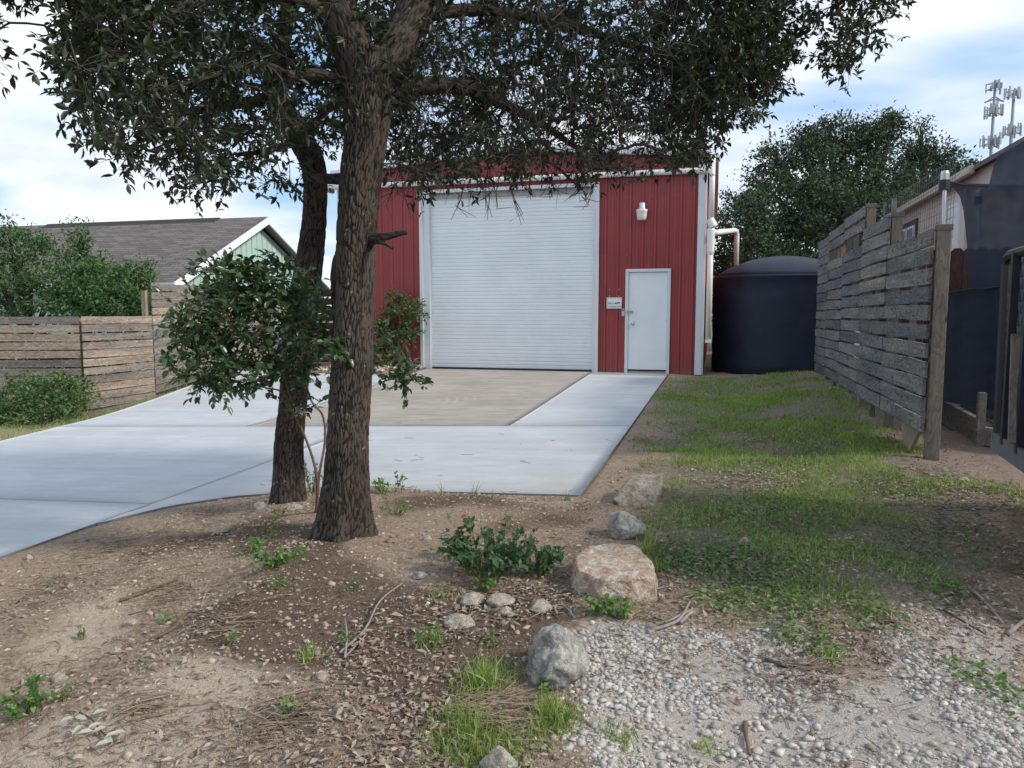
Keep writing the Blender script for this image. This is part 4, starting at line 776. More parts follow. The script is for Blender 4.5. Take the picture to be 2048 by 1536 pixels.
def hull_rock(name, pts, mat, label, cat, seed, group, amp=1.0, sm=2):
    """convex hull of measured points, subdivided, rounded and roughened"""
    P = np.array(pts, float); c0 = P.mean(0); bm = bmesh.new()
    for p in P: bm.verts.new(p - c0)
    res = bmesh.ops.convex_hull(bm, input=bm.verts); bmesh.ops.delete(bm, geom=[v for v in bm.verts if not v.link_faces], context='VERTS')
    sz = np.ptp(P, axis=0).max()
    for _ in range(2): bmesh.ops.subdivide_edges(bm, edges=bm.edges[:], cuts=1, use_grid_fill=True)
    for _ in range(sm): bmesh.ops.smooth_vert(bm, verts=bm.verts[:], factor=.33, use_axis_x=True, use_axis_y=True, use_axis_z=True)
    while len(bm.faces) < 5000: bmesh.ops.subdivide_edges(bm, edges=bm.edges[:], cuts=1, use_grid_fill=True); bmesh.ops.smooth_vert(bm, verts=bm.verts[:], factor=.22, use_axis_x=True, use_axis_y=True, use_axis_z=True)
    bm.normal_update(); off = []
    for v in bm.verts:
        q = Vector(v.co) / sz; o = Vector((seed * 3.3, 0, 0)); d = mnoise.fractal(q * 5 + o, .9, 2.1, 4) * .030 + mnoise.noise(q * 17 + o) * .010 + mnoise.noise(q * 38 + o) * .006 - abs(mnoise.noise(q * 10 - o)) * .016
        off.append(v.normal * d * sz * amp * 1.15)
    for v, d in zip(bm.verts, off): v.co += d
    me = bpy.data.meshes.new(name); bm.to_mesh(me); bm.free(); me.materials.append(mat); me.polygons.foreach_set('use_smooth', [True] * len(me.polygons))
    o = bpy.data.objects.new(name, me); o.location = tuple(c0); COL.objects.link(o); return tag(o, label, cat, group)
p_ = hit([1275], [1014])[0]; d_ = proj(p_)[2]; H = lambda *L_: [onD(x, y, d) for x, y, d in L_]
hull_rock('boulder', H((1225, 1000, d_), (1243, 1020, d_), (1309, 1022, d_), (1326, 962, d_ + .22), (1252, 966, d_ + .08), (1298, 972, d_ + .05), (1266, 949, d_ + .36), (1326, 945, d_ + .34), (1232, 1000, d_ + .5), (1322, 1000, d_ + .5)), M_rock_tan, 'tan angular boulder nearest the driveway corner, farthest of the row', 'boulder', 3, ROCKS, .6, 0)
rock('boulder', 1253, 1080, 86, 66, 66, M_rock_grey, 'small rounded grey boulder just behind the orange one', 'boulder', 14, group=ROCKS)
p_ = hit([1200], [1198])[0]; zt_ = p_[2] + .10
def onZ(x, y, z): r_ = ray(x, y); return CP + r_ * ((z - CAMZ) / r_[2])
tp_ = np.array([onZ(x, y, zt_ + (1150 - y) * .0006) for x, y in ((1146, 1110), (1160, 1100), (1209, 1084), (1265, 1085), (1290, 1103), (1312, 1134), (1310, 1152), (1262, 1160), (1204, 1160), (1150, 1136))]); cc_ = tp_.mean(0)
hull_rock('boulder', list(tp_) + [cc_ + (q - cc_) * [1.0, 1.0, 0] + (0, 0, -.30) for q in tp_] + [cc_ + (q - cc_) * [1.06, 1.06, 0] + (0, 0, -.10) for q in tp_], M_rock_orange, 'large flat-topped orange and white boulder beside the low bush', 'boulder', 5, ROCKS, .8, 1)
p_ = hit([1112], [1390])[0]; d_ = proj(p_)[2] + .13
hull_rock('boulder', H((1050, 1392, d_), (1046, 1349, d_), (1057, 1291, d_ + .02), (1074, 1250, d_ + .04), (1108, 1241, d_ + .05), (1156, 1252, d_ + .05), (1177, 1284, d_ + .03), (1189, 1322, d_), (1178, 1360, d_), (1146, 1400, d_), (1095, 1410, d_ - .1), (1125, 1310, d_ - .13), (1090, 1350, d_ - .14), (1140, 1350, d_ - .13), (1115, 1270, d_ - .06), (1090, 1300, d_ + .22), (1150, 1310, d_ + .22), (1110, 1380, d_ + .25)), M_rock_grey, 'mottled grey egg-shaped boulder standing beside the gravel', 'boulder', 8, ROCKS, 1.1, 2)
rock('boulder', 1000, 1570, 85, 70, 70, M_rock_pale, 'pale stone cut off by the bottom edge', 'stone', 21, sink=.1)
for i, (x, y, w_, h_, m_, lb_) in enumerate([(1000, 1217, 62, 30, M_rock_pale, 'long pale ledge stone half buried below the low bush'), (945, 1212, 52, 28, M_rock_pale, 'pale ledge stone at the left end of the ledge'), (1012, 1232, 28, 24, M_rock_pale, 'small round pale stone in front of the ledge'), (1080, 1226, 50, 26, M_rock_pale, 'low pale stone at the right end of the ledge by the orange boulder'), (918, 1256, 70, 30, M_rock_pale, 'sunken tan stone under dark soil, lowest of the ledge'), (1491, 1094, 26, 26, M_rock_tan, 'small brown rock standing alone in the shaded grass'), (438, 1068, 36, 18, M_rock_pale, 'flat tan stone left of the trunks'), (585, 1022, 36, 18, M_rock_pale, 'tan stone against the foot of the rear trunk'), (520, 1018, 30, 16, M_rock_grey, 'grey stone at the mound edge left of the rear trunk'), (260, 1255, 36, 20, M_rock_pale, 'white stone lying on the bare soil at left'), (55, 1120, 16, 14, M_rock_pale, 'white stone beside the driveway edge at far left'), (838, 1160, 34, 20, M_rock_grey, 'grey stone left of the low bush'), (640, 1365, 40, 20, M_rock_tan, 'flat brown stone in the leaf litter at bottom'), (115, 1365, 34, 20, M_rock_pale, 'white flat stone above the leafy twig at bottom left'), (1935, 965, 30, 12, M_rock_pale, 'pale flat stone in the grass near the trailer'), (855, 1082, 20, 14, M_rock_pale, 'small white stone right of the front trunk'), (230, 1310, 26, 20, M_rock_pale, 'white lumpy stone mid left of the bare soil')]):
    rock('stone', x, y, w_, h_, w_ * .8, m_, lb_, 'stone', 40 + i, group='small stones on the soil', sink=.28)

# ------------------------------------------------------------------ oak trees
def bark_tube(name, pts, rad, parent, n=64, step=.013, amp=.009, flare=0, seed=0, cellw=.015):
    P = catmull(pts, 12); rr = np.interp(np.linspace(0, 1, len(P)), np.linspace(0, 1, len(rad)), rad)
    s = np.r_[0, np.cumsum(np.linalg.norm(np.diff(P, axis=0), axis=1))]; m = max(8, int(s[-1] / step)); q = np.linspace(0, s[-1], m)
    P = np.stack([np.interp(q, s, P[:, j]) for j in range(3)], 1); rr = np.interp(q, s, rr); V = np.empty((m, n, 3)); ridge = np.empty((m, n)); xp = None
    th = np.arange(n) * 2 * math.pi / n
    for i in range(m):
        d = P[min(i + 1, m - 1)] - P[max(i - 1, 0)]; d /= np.linalg.norm(d)
        x = np.array([1., 0, 0]) if xp is None else xp; x = x - d * (x @ d); x /= np.linalg.norm(x); y = np.cross(d, x); xp = x
        for j in range(n):
            c, sn = math.cos(th[j]), math.sin(th[j]); r0 = rr[i]; wob = mnoise.noise((c * r0 * 9, sn * r0 * 9, q[i] * 4 + seed)) * .5
            wo2 = mnoise.noise((c * r0 * 22 + 5, sn * r0 * 22, q[i] * 9 + seed)) * .7; wo3 = mnoise.noise((c * r0 * 30 - 5, sn * r0 * 30, q[i] * 14 + seed))
            dv_, _ = mnoise.voronoi(Vector((c * r0 / cellw + wob * 1.6 + wo2 + seed, sn * r0 / cellw + wob * 1.6 - wo2, q[i] / (cellw * 5.5) + wo3 * .35)))
            e = min(1.0, (dv_[1] - dv_[0]) * 4.2) ** .8 * (.80 + .34 * wo3); fl = 1.0
            if flare: fl += flare * math.exp(-q[i] / .19) * (1 + .55 * math.sin(th[j] * 5 + seed) + .3 * math.sin(th[j] * 3 + 1))
            lump = mnoise.noise((c * 1.6 + seed, sn * 1.6, q[i] * 2.2)) * .06
            V[i, j] = P[i] + (x * c + y * sn) * (r0 * (fl + lump) + amp * (e - .6)); ridge[i, j] = e
    g = np.arange(m * n).reshape(m, n); A_ = g[:-1]; B_ = g[1:]; qd = np.stack([A_, np.roll(A_, -1, 1), np.roll(B_, -1, 1), B_], -1).reshape(-1, 4)
    o = npmesh(name, V.reshape(-1, 3), [qd, g[:1, ::-1], g[-1:]], M_bark, parent, smooth=True); a = o.data.attributes.new('ridge', 'FLOAT', 'POINT'); a.data.foreach_set('value', ridge.ravel().astype(np.float32))
    return P, rr
def pxpath(lst):   # (px,py,width_px,D)
    return [onD(x, y, d) for x, y, w_, d in lst], [w_ * .86 / 2 * d / F for x, y, w_, d in lst]
oak1 = empty('oak_tree', hit([690], [1078])[0], 'front live oak with thick straight trunk and broken branch stub', 'tree', 'live oaks at the driveway')
oak2 = empty('oak_tree', hit([578], [1003])[0], 'rear live oak with slimmer trunk bending left behind the first', 'tree', 'live oaks at the driveway')
SK1 = []; SK2 = []                       # skeleton nodes
def limb(parent, sk, lst, name='limb', n=40, step=.016, amp=.006, flare=0, seed=0, keep=1.6, cellw=.016):
    p, r_ = pxpath(lst); P, rr = bark_tube(name, p, r_, parent, n, step, amp, flare, seed, cellw)
    for a in P[::3]:
        if a[2] > keep: sk.append(a)
limb(oak1, SK1, [(686, 1110, 104, 4.38), (688, 1040, 103, 4.38), (693, 950, 98, 4.38), (697, 850, 92, 4.38), (703, 740, 92, 4.38), (708, 640, 86, 4.38), (712, 560, 88, 4.38), (713, 470, 90, 4.38), (720, 370, 95, 4.38), (733, 260, 97, 4.38), (738, 170, 112, 4.38), (742, 110, 118, 4.38)], 'trunk', 210, .009, .012, .66, 1, keep=1.9)
limb(oak1, SK1, [(728, 160, 100, 4.38), (695, 70, 96, 4.36), (650, -20, 92, 4.34), (590, -140, 80, 4.3), (540, -290, 60, 4.2)], n=110, amp=.009, seed=2)
limb(oak1, SK1, [(755, 160, 90, 4.40), (795, 80, 84, 4.45), (850, -10, 82, 4.5), (930, -150, 70, 4.6), (1010, -320, 52, 4.7)], n=110, amp=.009, seed=3)
limb(oak1, SK1, [(770, 200, 40, 4.42), (820, 178, 42, 4.5), (880, 170, 38, 4.6), (940, 178, 34, 4.7), (1000, 205, 28, 4.8), (1070, 240, 20, 4.9), (1160, 300, 10, 5.05)], n=30, seed=4)
limb(oak1, SK1, [(800, 60, 36, 4.5), (860, 30, 32, 4.6), (960, 20, 26, 4.8), (1100, 40, 22, 5.1), (1260, 90, 17, 5.4), (1400, 130, 10, 5.6)], n=26, seed=5)
limb(oak1, SK1, [(850, 0, 34, 4.5), (1000, -60, 30, 4.7), (1200, -90, 25, 5.0), (1450, -90, 18, 5.2), (1650, -40, 10, 5.3)], n=22, seed=6)
limb(oak1, SK1, [(692, 165, 24, 4.36), (640, 148, 23, 4.3), (580, 150, 20, 4.2), (520, 130, 17, 4.05), (430, 150, 12, 3.8), (330, 180, 7, 3.6)], n=22, seed=7)
limb(oak1, SK1, [(690, 200, 16, 4.4), (650, 225, 15, 4.6), (615, 255, 11, 4.8)], n=16, seed=8)
limb(oak1, SK1, [(650, 20, 30, 4.3), (560, -10, 27, 4.1), (430, 0, 22, 3.8), (300, 40, 17, 3.5), (200, 90, 10, 3.3)], n=22, seed=9)
limb(oak1, SK1, [(980, 200, 14, 4.8), (950, 250, 12, 4.85), (905, 290, 8, 4.9), (860, 320, 5, 4.95)], n=12, seed=10, name='limb')
limb(oak1, SK1, [(1020, 215, 14, 4.85), (1060, 290, 10, 4.9), (1120, 340, 7, 5.0), (1165, 380, 4, 5.0)], n=12, seed=11)
limb(oak1, [], [(742, 478, 30, 4.34), (768, 474, 19, 4.25), (798, 467, 14, 4.2), (813, 464, 12, 4.18)], 'broken_stub', 18, .01, .003, 0, 12, cellw=.012)
limb(oak1, [], [(752, 482, 14, 4.3), (770, 487, 10, 4.22), (786, 497, 7, 4.2)], 'broken_stub', 12, .01, .002, 0, 13, cellw=.012)
limb(oak1, [], [(700, 356, 28, 4.40), (660, 358, 25, 4.5), (632, 352, 18, 4.8), (612, 330, 12, 4.9), (596, 305, 7, 4.95)], 'broken_stub', 16, .01, .003, 0, 14)
limb(oak1, [], [(684, 480, 14, 4.50), (676, 545, 34, 4.56), (682, 630, 40, 4.50), (692, 730, 30, 4.42)], 'fused_stem', 80, .012, .008, 0, 15)
limb(oak2, SK2, [(578, 1030, 70, 5.3), (578, 960, 66, 5.3), (577, 890, 64, 5.3), (584, 820, 62, 5.3), (594, 710, 66, 5.32), (608, 600, 66, 5.34), (622, 500, 60, 5.36), (630, 420, 54, 5.38), (629, 340, 54, 5.4), (605, 285, 58, 5.42), (568, 225, 58, 5.44), (548, 170, 50, 5.46), (560, 100, 40, 5.5), (578, 20, 36, 5.5), (600, -100, 32, 5.5), (610, -260, 26, 5.5)], 'trunk', 130, .012, .010, .38, 21, keep=2.2)
limb(oak2, SK2, [(552, 190, 30, 5.44), (500, 205, 26, 5.3), (440, 210, 22, 5.1), (370, 225, 16, 4.9), (300, 235, 10, 4.7)], n=22, seed=22)
limb(oak2, SK2, [(560, 120, 24, 5.5), (500, 80, 22, 5.5), (420, 70, 18, 5.4), (300, 90, 12, 5.2)], n=20, seed=23)
limb(oak2, SK2, [(600, 275, 16, 5.4), (540, 300, 13, 5.3), (470, 310, 9, 5.2)], n=14, seed=24)

LOWX = [-250, -60, 0, 70, 120, 180, 230, 300, 360, 420, 500, 560, 620, 690, 760, 800, 850, 950, 1050, 1180, 1260, 1330, 1400, 1450, 1500, 1560, 1610, 1660, 1700, 1760, 1790, 1860]
LOWY = [100, 120, 130, 100, 185, 280, 290, 350, 385, 400, 350, 385, 380, 260, 290, 370, 380, 380, 350, 360, 345, 330, 325, 285, 235, 150, 90, 165, 165, 95, 60, -80]
def crown_points(n, ymin, ymax_f=None):
    px = rng.uniform(-250, 1860, n); low = np.interp(px, LOWX, LOWY); py = ymin + (low - ymin) * rng.uniform(0, 1, n) ** .9
    Dmin = np.interp(px, [-250, 200, 500, 750, 1200, 1800], [2.7, 3.0, 3.6, 4.2, 4.4, 4.6]); Dmax = np.interp(px, [-250, 200, 500, 750, 1200, 1800], [3.4, 4.6, 6.6, 6.8, 6.8, 5.6])
    D = Dmin + (Dmax - Dmin) * rng.uniform(0, 1, n)
    r = _fw + _rt * ((px - PX) / F)[:, None] - _up * ((py - PY) / F)[:, None]; return CP + r * D[:, None], px, py
def grow(sk, att, k=5, droop=.25, rtip=.0022, seed=0):
    r_ = np.random.default_rng(seed); sk = np.array(sk); nodes = [sk]; own = [np.full(len(sk), -1)]; dmin = np.array([np.min(((sk - a) ** 2).sum(1)) for a in att]); order = np.argsort(dmin)
    pos = np.empty((len(sk) + len(att) * (k - 1), 3)); pos[:len(sk)] = sk; par = np.full(len(pos), -1); br = np.full(len(pos), -1); nn_ = len(sk); paths = []; start = []
    for ai, o in enumerate(order):
        a = att[o]; v = pos[:nn_] - a; d2 = (v * v).sum(1) + np.where(v[:, 2] < -.1, .15, 0); j = int(np.argmin(d2)); p0 = pos[j]; L_ = math.sqrt(d2[j]); t = np.linspace(0, 1, k)[:, None]
        bend = r_.normal(0, .10, 3) * L_ + np.array([0, 0, droop * L_ * r_.uniform(-.2, 1)]); P = p0 + (a - p0) * t + bend * (4 * t * (1 - t)) * .5 + r_.normal(0, .025, (k, 3)) * L_ * (t * (1 - t) * 4); P[0] = p0; P[-1] = a
        paths.append(P); start.append(j); pos[nn_:nn_ + k - 1] = P[1:]; br[nn_:nn_ + k - 1] = ai; par[nn_:nn_ + k - 1] = np.arange(1, k); nn_ += k - 1
    cnt = np.ones((len(att), k))
    for ai in range(len(att) - 1, -1, -1):
        j = start[ai]; b = br[j]
        if b >= 0: cnt[b, :par[j] + 1] += cnt[ai, 0]
    rad = np.minimum(rtip * np.sqrt(cnt), .035); rad[:, -1] *= .6
    return np.array(paths), rad, order
def oak_crown(tree, sk, att, bare, nleaf, seed):
    P, rad, order = grow(sk, att, seed=seed); V, Fq = multi_tubes(P, rad, 4); barem = bare[order]
    parts = [(V, Fq)]
    # side twigs
    tips = P[:, -1]; dirs = P[:, -1] - P[:, -2]; dirs /= np.linalg.norm(dirs, axis=1, keepdims=True) + 1e-9
    nt = 4; b0 = np.repeat(tips, nt, 0) - np.repeat(dirs, nt, 0) * rng.uniform(0, .12, (len(tips) * nt, 1)); td = np.repeat(dirs, nt, 0) * .6 + rng.normal(0, .6, (len(tips) * nt, 3)) + (0, 0, -.08); td /= np.linalg.norm(td, axis=1, keepdims=True)
    tl = rng.uniform(.07, .19, len(td)); TP = np.stack([b0, b0 + td * (tl * .5)[:, None] + rng.normal(0, .012, b0.shape), b0 + td * tl[:, None] + np.array([0, 0, -.015])], 1)
    parts.append(multi_tubes(TP, np.broadcast_to(np.array([.0020, .0015, .0009]), (len(td), 3)).copy(), 3))
    V, Fq = merge(parts); npmesh('branches', V, Fq, M_twig, tree)
    lt = ~np.repeat(barem, nt); TPl = TP[lt]; m = nleaf; t = rng.uniform(.15, 1.0, (len(TPl), m)); t[:, :3] = 1.0
    base = TPl[:, :1] + (TPl[:, 2:] - TPl[:, :1]) * t[:, :, None]; d0 = np.repeat((TPl[:, 2] - TPl[:, 0])[:, None], m, 1); d0 /= np.linalg.norm(d0, axis=2, keepdims=True)
    ld = d0 * .7 + rng.normal(0, .6, d0.shape) + (0, 0, .02); n_ = ld.shape[0] * m; ld = ld.reshape(-1, 3); hint = rng.normal(0, .55, (n_, 3)) + (0, 0, 1.0)
    ln_ = rng.uniform(.034, .066, n_); wd_ = ln_ * rng.uniform(.36, .50, n_)
    V, Fq = scatter(LEAF6, base.reshape(-1, 3), ld, hint, ln_, wd_); npmesh('crown', V, Fq, M_oak, tree)
    return n_
A1, pxa, pya = crown_points(2300, -260); A2, pxb, pyb = crown_points(300, -800); AA = np.vstack([A1, A2]); pa_ = np.r_[pxa, pxb]; pb_ = np.r_[pya, pyb]
A3, pxc, pyc = crown_points(3000, -30)
ked = (pxc > 140) & (pxc < 1560); A3 = A3[ked]; AA = np.vstack([AA, A3]); pa_ = np.r_[pa_, pxc[ked]]; pb_ = np.r_[pb_, pyc[ked]]
# thin the ragged edges of the crown left and right
gapm = (pa_ > 1555) & (pb_ > -60) & (rng.uniform(0, 1, len(pa_)) < .45); gapl = (pa_ < 110) & (pb_ > -40) & (rng.uniform(0, 1, len(pa_)) < .75); thin = (pb_ > -60) & (pa_ < 760) & (rng.uniform(0, 1, len(pa_)) < .48); edge_ = (np.interp(pa_, LOWX, LOWY) - pb_ < 90) & (rng.uniform(0, 1, len(pa_)) < .45); kp = ~(gapm | gapl | thin | edge_); AA = AA[kp]; pa_, pb_ = pa_[kp], pb_[kp]
bare = ((pa_ > 800) & (pa_ < 1330) & (pb_ > -40) & (rng.uniform(0, 1, len(pa_)) < np.where(pb_ > 250, .42, .55)))
to2 = ((pa_ < 640) & (rng.uniform(0, 1, len(pa_)) < .5)) | ((AA @ _fw) > 5.9) & (pa_ < 800)
nl = oak_crown(oak1, SK1, AA[~to2], bare[~to2], 7, 3); nl += oak_crown(oak2, SK2, AA[to2], bare[to2], 7, 4)
print('oak leaves', nl)
# bare hanging twigs inside the right crown and over the door
n = 1200; px = rng.uniform(800, 1400, n); low = np.interp(px, LOWX, LOWY); py = -80 + (low + 40) * rng.uniform(0, 1, n) ** .8; D = rng.uniform(4.4, 6.0, n); rr_ = _fw + _rt * ((px - PX) / F)[:, None] - _up * ((py - PY) / F)[:, None]; p0 = CP + rr_ * D[:, None]
dirn = rng.normal(0, .45, (n, 3)) + (.05, 0, -.8); dirn /= np.linalg.norm(dirn, axis=1, keepdims=True); l_ = rng.uniform(.08, .38, n)[:, None]; mid_ = p0 + dirn * l_ * .5 + rng.normal(0, .03, (n, 3)); e_ = p0 + dirn * l_ + rng.normal(0, .04, (n, 3))
V, Fq = multi_tubes(np.stack([p0 - dirn * l_ * .3 + rng.normal(0, .05, (n, 3)), p0, mid_, e_], 1), np.broadcast_to(np.array([.0032, .0028, .0022, .0010]), (n, 4)) * rng.uniform(.6, 1.3, (n, 1)), 3); npmesh('hanging_twigs', V, Fq, M_twig, oak1)
tw = []
for x, y0, y1, d in [(955, 330, 390, 4.9), (975, 340, 440, 4.9), (1000, 350, 420, 4.9), (1015, 350, 450, 4.95), (1060, 350, 400, 5), (1100, 360, 400, 5), (1140, 350, 395, 5), (1160, 370, 410, 5), (1170, 355, 395, 5), (800, 330, 440, 4.8), (780, 330, 410, 4.8), (830, 340, 400, 4.8), (860, 350, 400, 4.9), (930, 360, 440, 4.9), (890, 350, 395, 4.9), (1185, 380, 420, 5)]:
    for rep in range(2):
        x2 = x + random.uniform(-55, 30); p0 = onD(x, y0, d); p1 = onD(x + (x2 - x) * .4 + random.uniform(-6, 6), (y0 + y1) / 2, d - .05); p2 = onD(x2, y1 - rep * 18, d - .1); tw.append([p0, p1, p2]); tw.append([p1, (p1 + p2) / 2 + rng.normal(0, .02, 3), onD(x2 + random.uniform(-40, 40), y1 - 6, d)])
V, Fq = multi_tubes(np.array(tw), np.broadcast_to(np.array([.0034, .0026, .0013]), (len(tw), 3)).copy(), 4); npmesh('dead_twigs', V, Fq, M_twig, oak1)

# ------------------------------------------------------------------ leaf clouds for bushes and far trees
def cloud(lobes, nclump, per, csize, lsize, wr=.5, tmpl=LEAF4, up=.6, shell=.55, zs=1.0):
    lobes = np.array(lobes, float); vol = (lobes[:, 3] * lobes[:, 4] * lobes[:, 5]) ** .67; which = rng.choice(len(lobes), nclump, p=vol / vol.sum()); l = lobes[which]
    u = rdir(nclump); rr = shell + (1 - shell) * rng.uniform(0, 1, nclump) ** .6; rr *= 1 + .16 * np.sin(u[:, 0] * 9 + u[:, 2] * 7 + which); c = l[:, :3] + u * l[:, 3:6] * rr[:, None]
    cs = csize * rng.uniform(.6, 1.5, nclump); pos = np.repeat(c, per, 0) + rng.normal(0, 1, (nclump * per, 3)) * np.repeat(cs, per)[:, None] * [1, 1, .7]
    out = np.repeat(u, per, 0) * .6 + rng.normal(0, .7, pos.shape) + (0, 0, .1); hint = np.repeat(u, per, 0) * .5 + rng.normal(0, .55, pos.shape) + (0, 0, up)
    ln_ = lsize * rng.uniform(.6, 1.35, len(pos)); return scatter(tmpl, pos, out, hint, ln_, ln_ * wr * rng.uniform(.8, 1.2, len(pos)))
def lob(px, py, D, rpx, rpy, rd): c = onD(px, py, D); k = D / F; return (*c, rpx * k, rd, rpy * k)
def simple_tree(name, base, lobes, trunk_r, label, cat, group, mat, args, nl=7, bark=None):
    t = empty(name, base, label, cat, group); lo = np.array(lobes); top = lo[:, :3].mean(0); tk = MB(); mid = np.array([base[0], base[1], base[2] + (top[2] - base[2]) * .45])
    tk.tube(catmull([base, base * .5 + mid * .5 + (.1, 0, 0), mid], 4), np.linspace(trunk_r, trunk_r * .7, 9), 10); tk.build('trunk', bark or M_twig, t, smooth=True)
    P = []
    for l in lo:
        for _ in range(nl):
            u = rdir(1)[0] * l[3:6] * .8; e = l[:3] + u; c1 = mid + (l[:3] - mid) * .45 + rng.normal(0, .1, 3) * trunk_r * 3; P.append([mid, c1, l[:3] * .6 + c1 * .2 + e * .2, e])
    V, Fq = multi_tubes(np.array(P), np.broadcast_to(np.array([.45, .3, .16, .05]) * trunk_r, (len(P), 4)).copy(), 5); npmesh('branches', V, Fq, bark or M_twig, t)
    V, Fq = cloud(lobes, *args); npmesh('crown', V, Fq, mat, t); return t
D0 = 30
def gb(px, D): p = onD(px, 700, D); return np.array([p[0], p[1], 0.0])
BGG = 'dense trees behind the tank'
simple_tree('oak_tree', gb(1690, 31), [lob(1700, 350, 31, 75, 80, 2.), lob(1620, 345, 30, 55, 70, 1.7), lob(1750, 400, 30, 70, 90, 2.), lob(1565, 440, 29, 65, 90, 1.8), lob(1660, 480, 28, 120, 120, 2.2), lob(1630, 285, 31, 34, 36, 1.1), lob(1685, 272, 31, 30, 36, 1.1), lob(1750, 285, 31, 36, 42, 1.2), lob(1788, 248, 31, 14, 30, .6), lob(1765, 255, 31, 22, 28, .8), lob(1597, 272, 31, 14, 22, .6), lob(1545, 325, 30, 30, 36, .9), lob(1512, 360, 30, 18, 30, .7), lob(1540, 300, 30, 9, 16, .4), lob(1655, 255, 31, 12, 18, .5), lob(1720, 262, 31, 12, 16, .5), lob(1500, 410, 29, 22, 24, .7)], .35, 'tallest dark oak behind the tank with rounded broken crown', 'tree', BGG, M_bgoak, (1350, 28, .20, .15))
simple_tree('oak_tree', gb(1850, 35), [lob(1850, 365, 35, 55, 70, 1.8), lob(1905, 390, 35, 50, 60, 1.7), lob(1830, 430, 34, 80, 80, 2.), lob(1780, 450, 33, 55, 75, 1.6), lob(1840, 285, 35, 20, 36, .8), lob(1841, 255, 35, 7, 16, .35), lob(1872, 300, 35, 18, 26, .7), lob(1905, 325, 35, 18, 24, .7), lob(1815, 300, 35, 12, 26, .5), lob(1935, 345, 35, 20, 22, .7)], .3, 'dark oak behind the pink house, right of the tallest one', 'tree', BGG, M_bgoak, (760, 28, .20, .15))
simple_tree('oak_tree', gb(1955, 38), [lob(1935, 385, 38, 45, 45, 1.6), lob(1975, 385, 38, 40, 40, 1.5), lob(1890, 430, 37, 60, 60, 1.6), lob(1960, 440, 38, 60, 60, 1.6)], .25, 'low lighter green tree at the foot of the cell towers', 'tree', BGG, M_bush, (420, 28, .24, .16))
simple_tree('juniper_tree', gb(1480, 26), [lob(1485, 470, 26, 60, 80, 1.6), lob(1500, 560, 26, 85, 110, 1.8), lob(1445, 560, 26, 45, 80, 1.4), lob(1600, 580, 27, 90, 90, 1.6), lob(1505, 420, 26, 30, 45, .9)], .25, 'low dark green tree right behind the tank pipe', 'tree', BGG, M_bgoak, (760, 28, .20, .13))
simple_tree('oak_tree', gb(1750, 27), [lob(1700, 560, 26, 90, 90, 1.6), lob(1790, 500, 27, 70, 90, 1.6), lob(1830, 460, 27, 40, 50, 1.2)], .2, 'leafy tree showing just above the grey slat fence', 'tree', BGG, M_bgoak, (240, 42, .24, .13))
# bushy small trees behind the left fence
LG = 'leafy bushes behind the left fence'
bz = lambda px, D: np.array([*onD(px, 700, D)[:2], -.65])
simple_tree('bush', bz(60, 16), [lob(60, 540, 16, 75, 70, .8), lob(-20, 560, 16, 70, 80, .8), lob(40, 490, 16, 50, 35, .6), lob(100, 600, 15.5, 90, 50, .8), lob(15, 460, 16, 20, 25, .3), lob(-40, 480, 16, 40, 40, .5)], .07, 'bright green bush at the far left behind the slat fence', 'bush', LG, M_bush, (230, 30, .10, .085, .5, LEAF4, .6, .35))
simple_tree('bush', bz(170, 15.6), [lob(160, 545, 15.6, 60, 60, .7), lob(155, 485, 15.6, 22, 35, .3), lob(215, 565, 15.4, 65, 55, .7), lob(190, 605, 15.2, 90, 40, .7)], .06, 'green bush with one tall tuft in front of the mint house roof', 'bush', LG, M_bush, (200, 30, .10, .085, .5, LEAF4, .6, .35))
simple_tree('bush', bz(100, 15.6), [lob(40, 700, 15.6, 90, 70, .4), lob(140, 720, 15.6, 90, 60, .4), lob(230, 700, 15.6, 90, 60, .4), lob(-60, 690, 15.6, 90, 70, .4)], .05, 'shaded green bush seen only through the gaps of the left fence', 'bush', LG, M_bgoak, (240, 26, .10, .09, .5, LEAF4, .6, .35))
simple_tree('bush', bz(270, 15.4), [lob(262, 575, 15.4, 42, 45, .6), lob(250, 610, 15, 60, 35, .6), lob(285, 545, 15.4, 22, 22, .3)], .05, 'green bush right beside the taller fence bay', 'bush', LG, M_bush, (110, 30, .10, .085, .5, LEAF4, .6, .35))
# lantana
pl = hit([80], [862])[0]
lan = empty('lantana_bush', pl, 'flowering lantana bush with yellow and pink heads in front of the left fence', 'bush')
lb_ = [lob(70, 815, 12.4, 85, 48, .55), lob(10, 820, 12.2, 70, 45, .5), lob(110, 790, 12.6, 60, 45, .45), lob(150, 790, 12.9, 35, 35, .3), lob(-60, 830, 12, 70, 45, .5), lob(60, 770, 12.7, 45, 25, .35), lob(40, 850, 11.9, 75, 25, .4), lob(128, 760, 12.8, 18, 22, .2)]
V, Fq = cloud(lb_, 330, 22, .075, .062, .55, LEAF5, .7, .3); npmesh('foliage', V, Fq, M_bush, lan)
P = []
for l in lb_:
    for _ in range(9): u = rdir(1, .4)[0]; e = np.array(l[:3]) + u * l[3:6] * 1.15; b0 = np.array([l[0] + rng.normal(0, .1), l[1] + rng.normal(0, .1), pl[2]]); P.append([b0, (b0 + e) / 2 + rng.normal(0, .04, 3), e])
V, Fq = multi_tubes(np.array(P), np.broadcast_to(np.array([.008, .006, .003]), (len(P), 3)).copy(), 4); npmesh('stems', V, Fq, M_gstem, lan)
fl = []
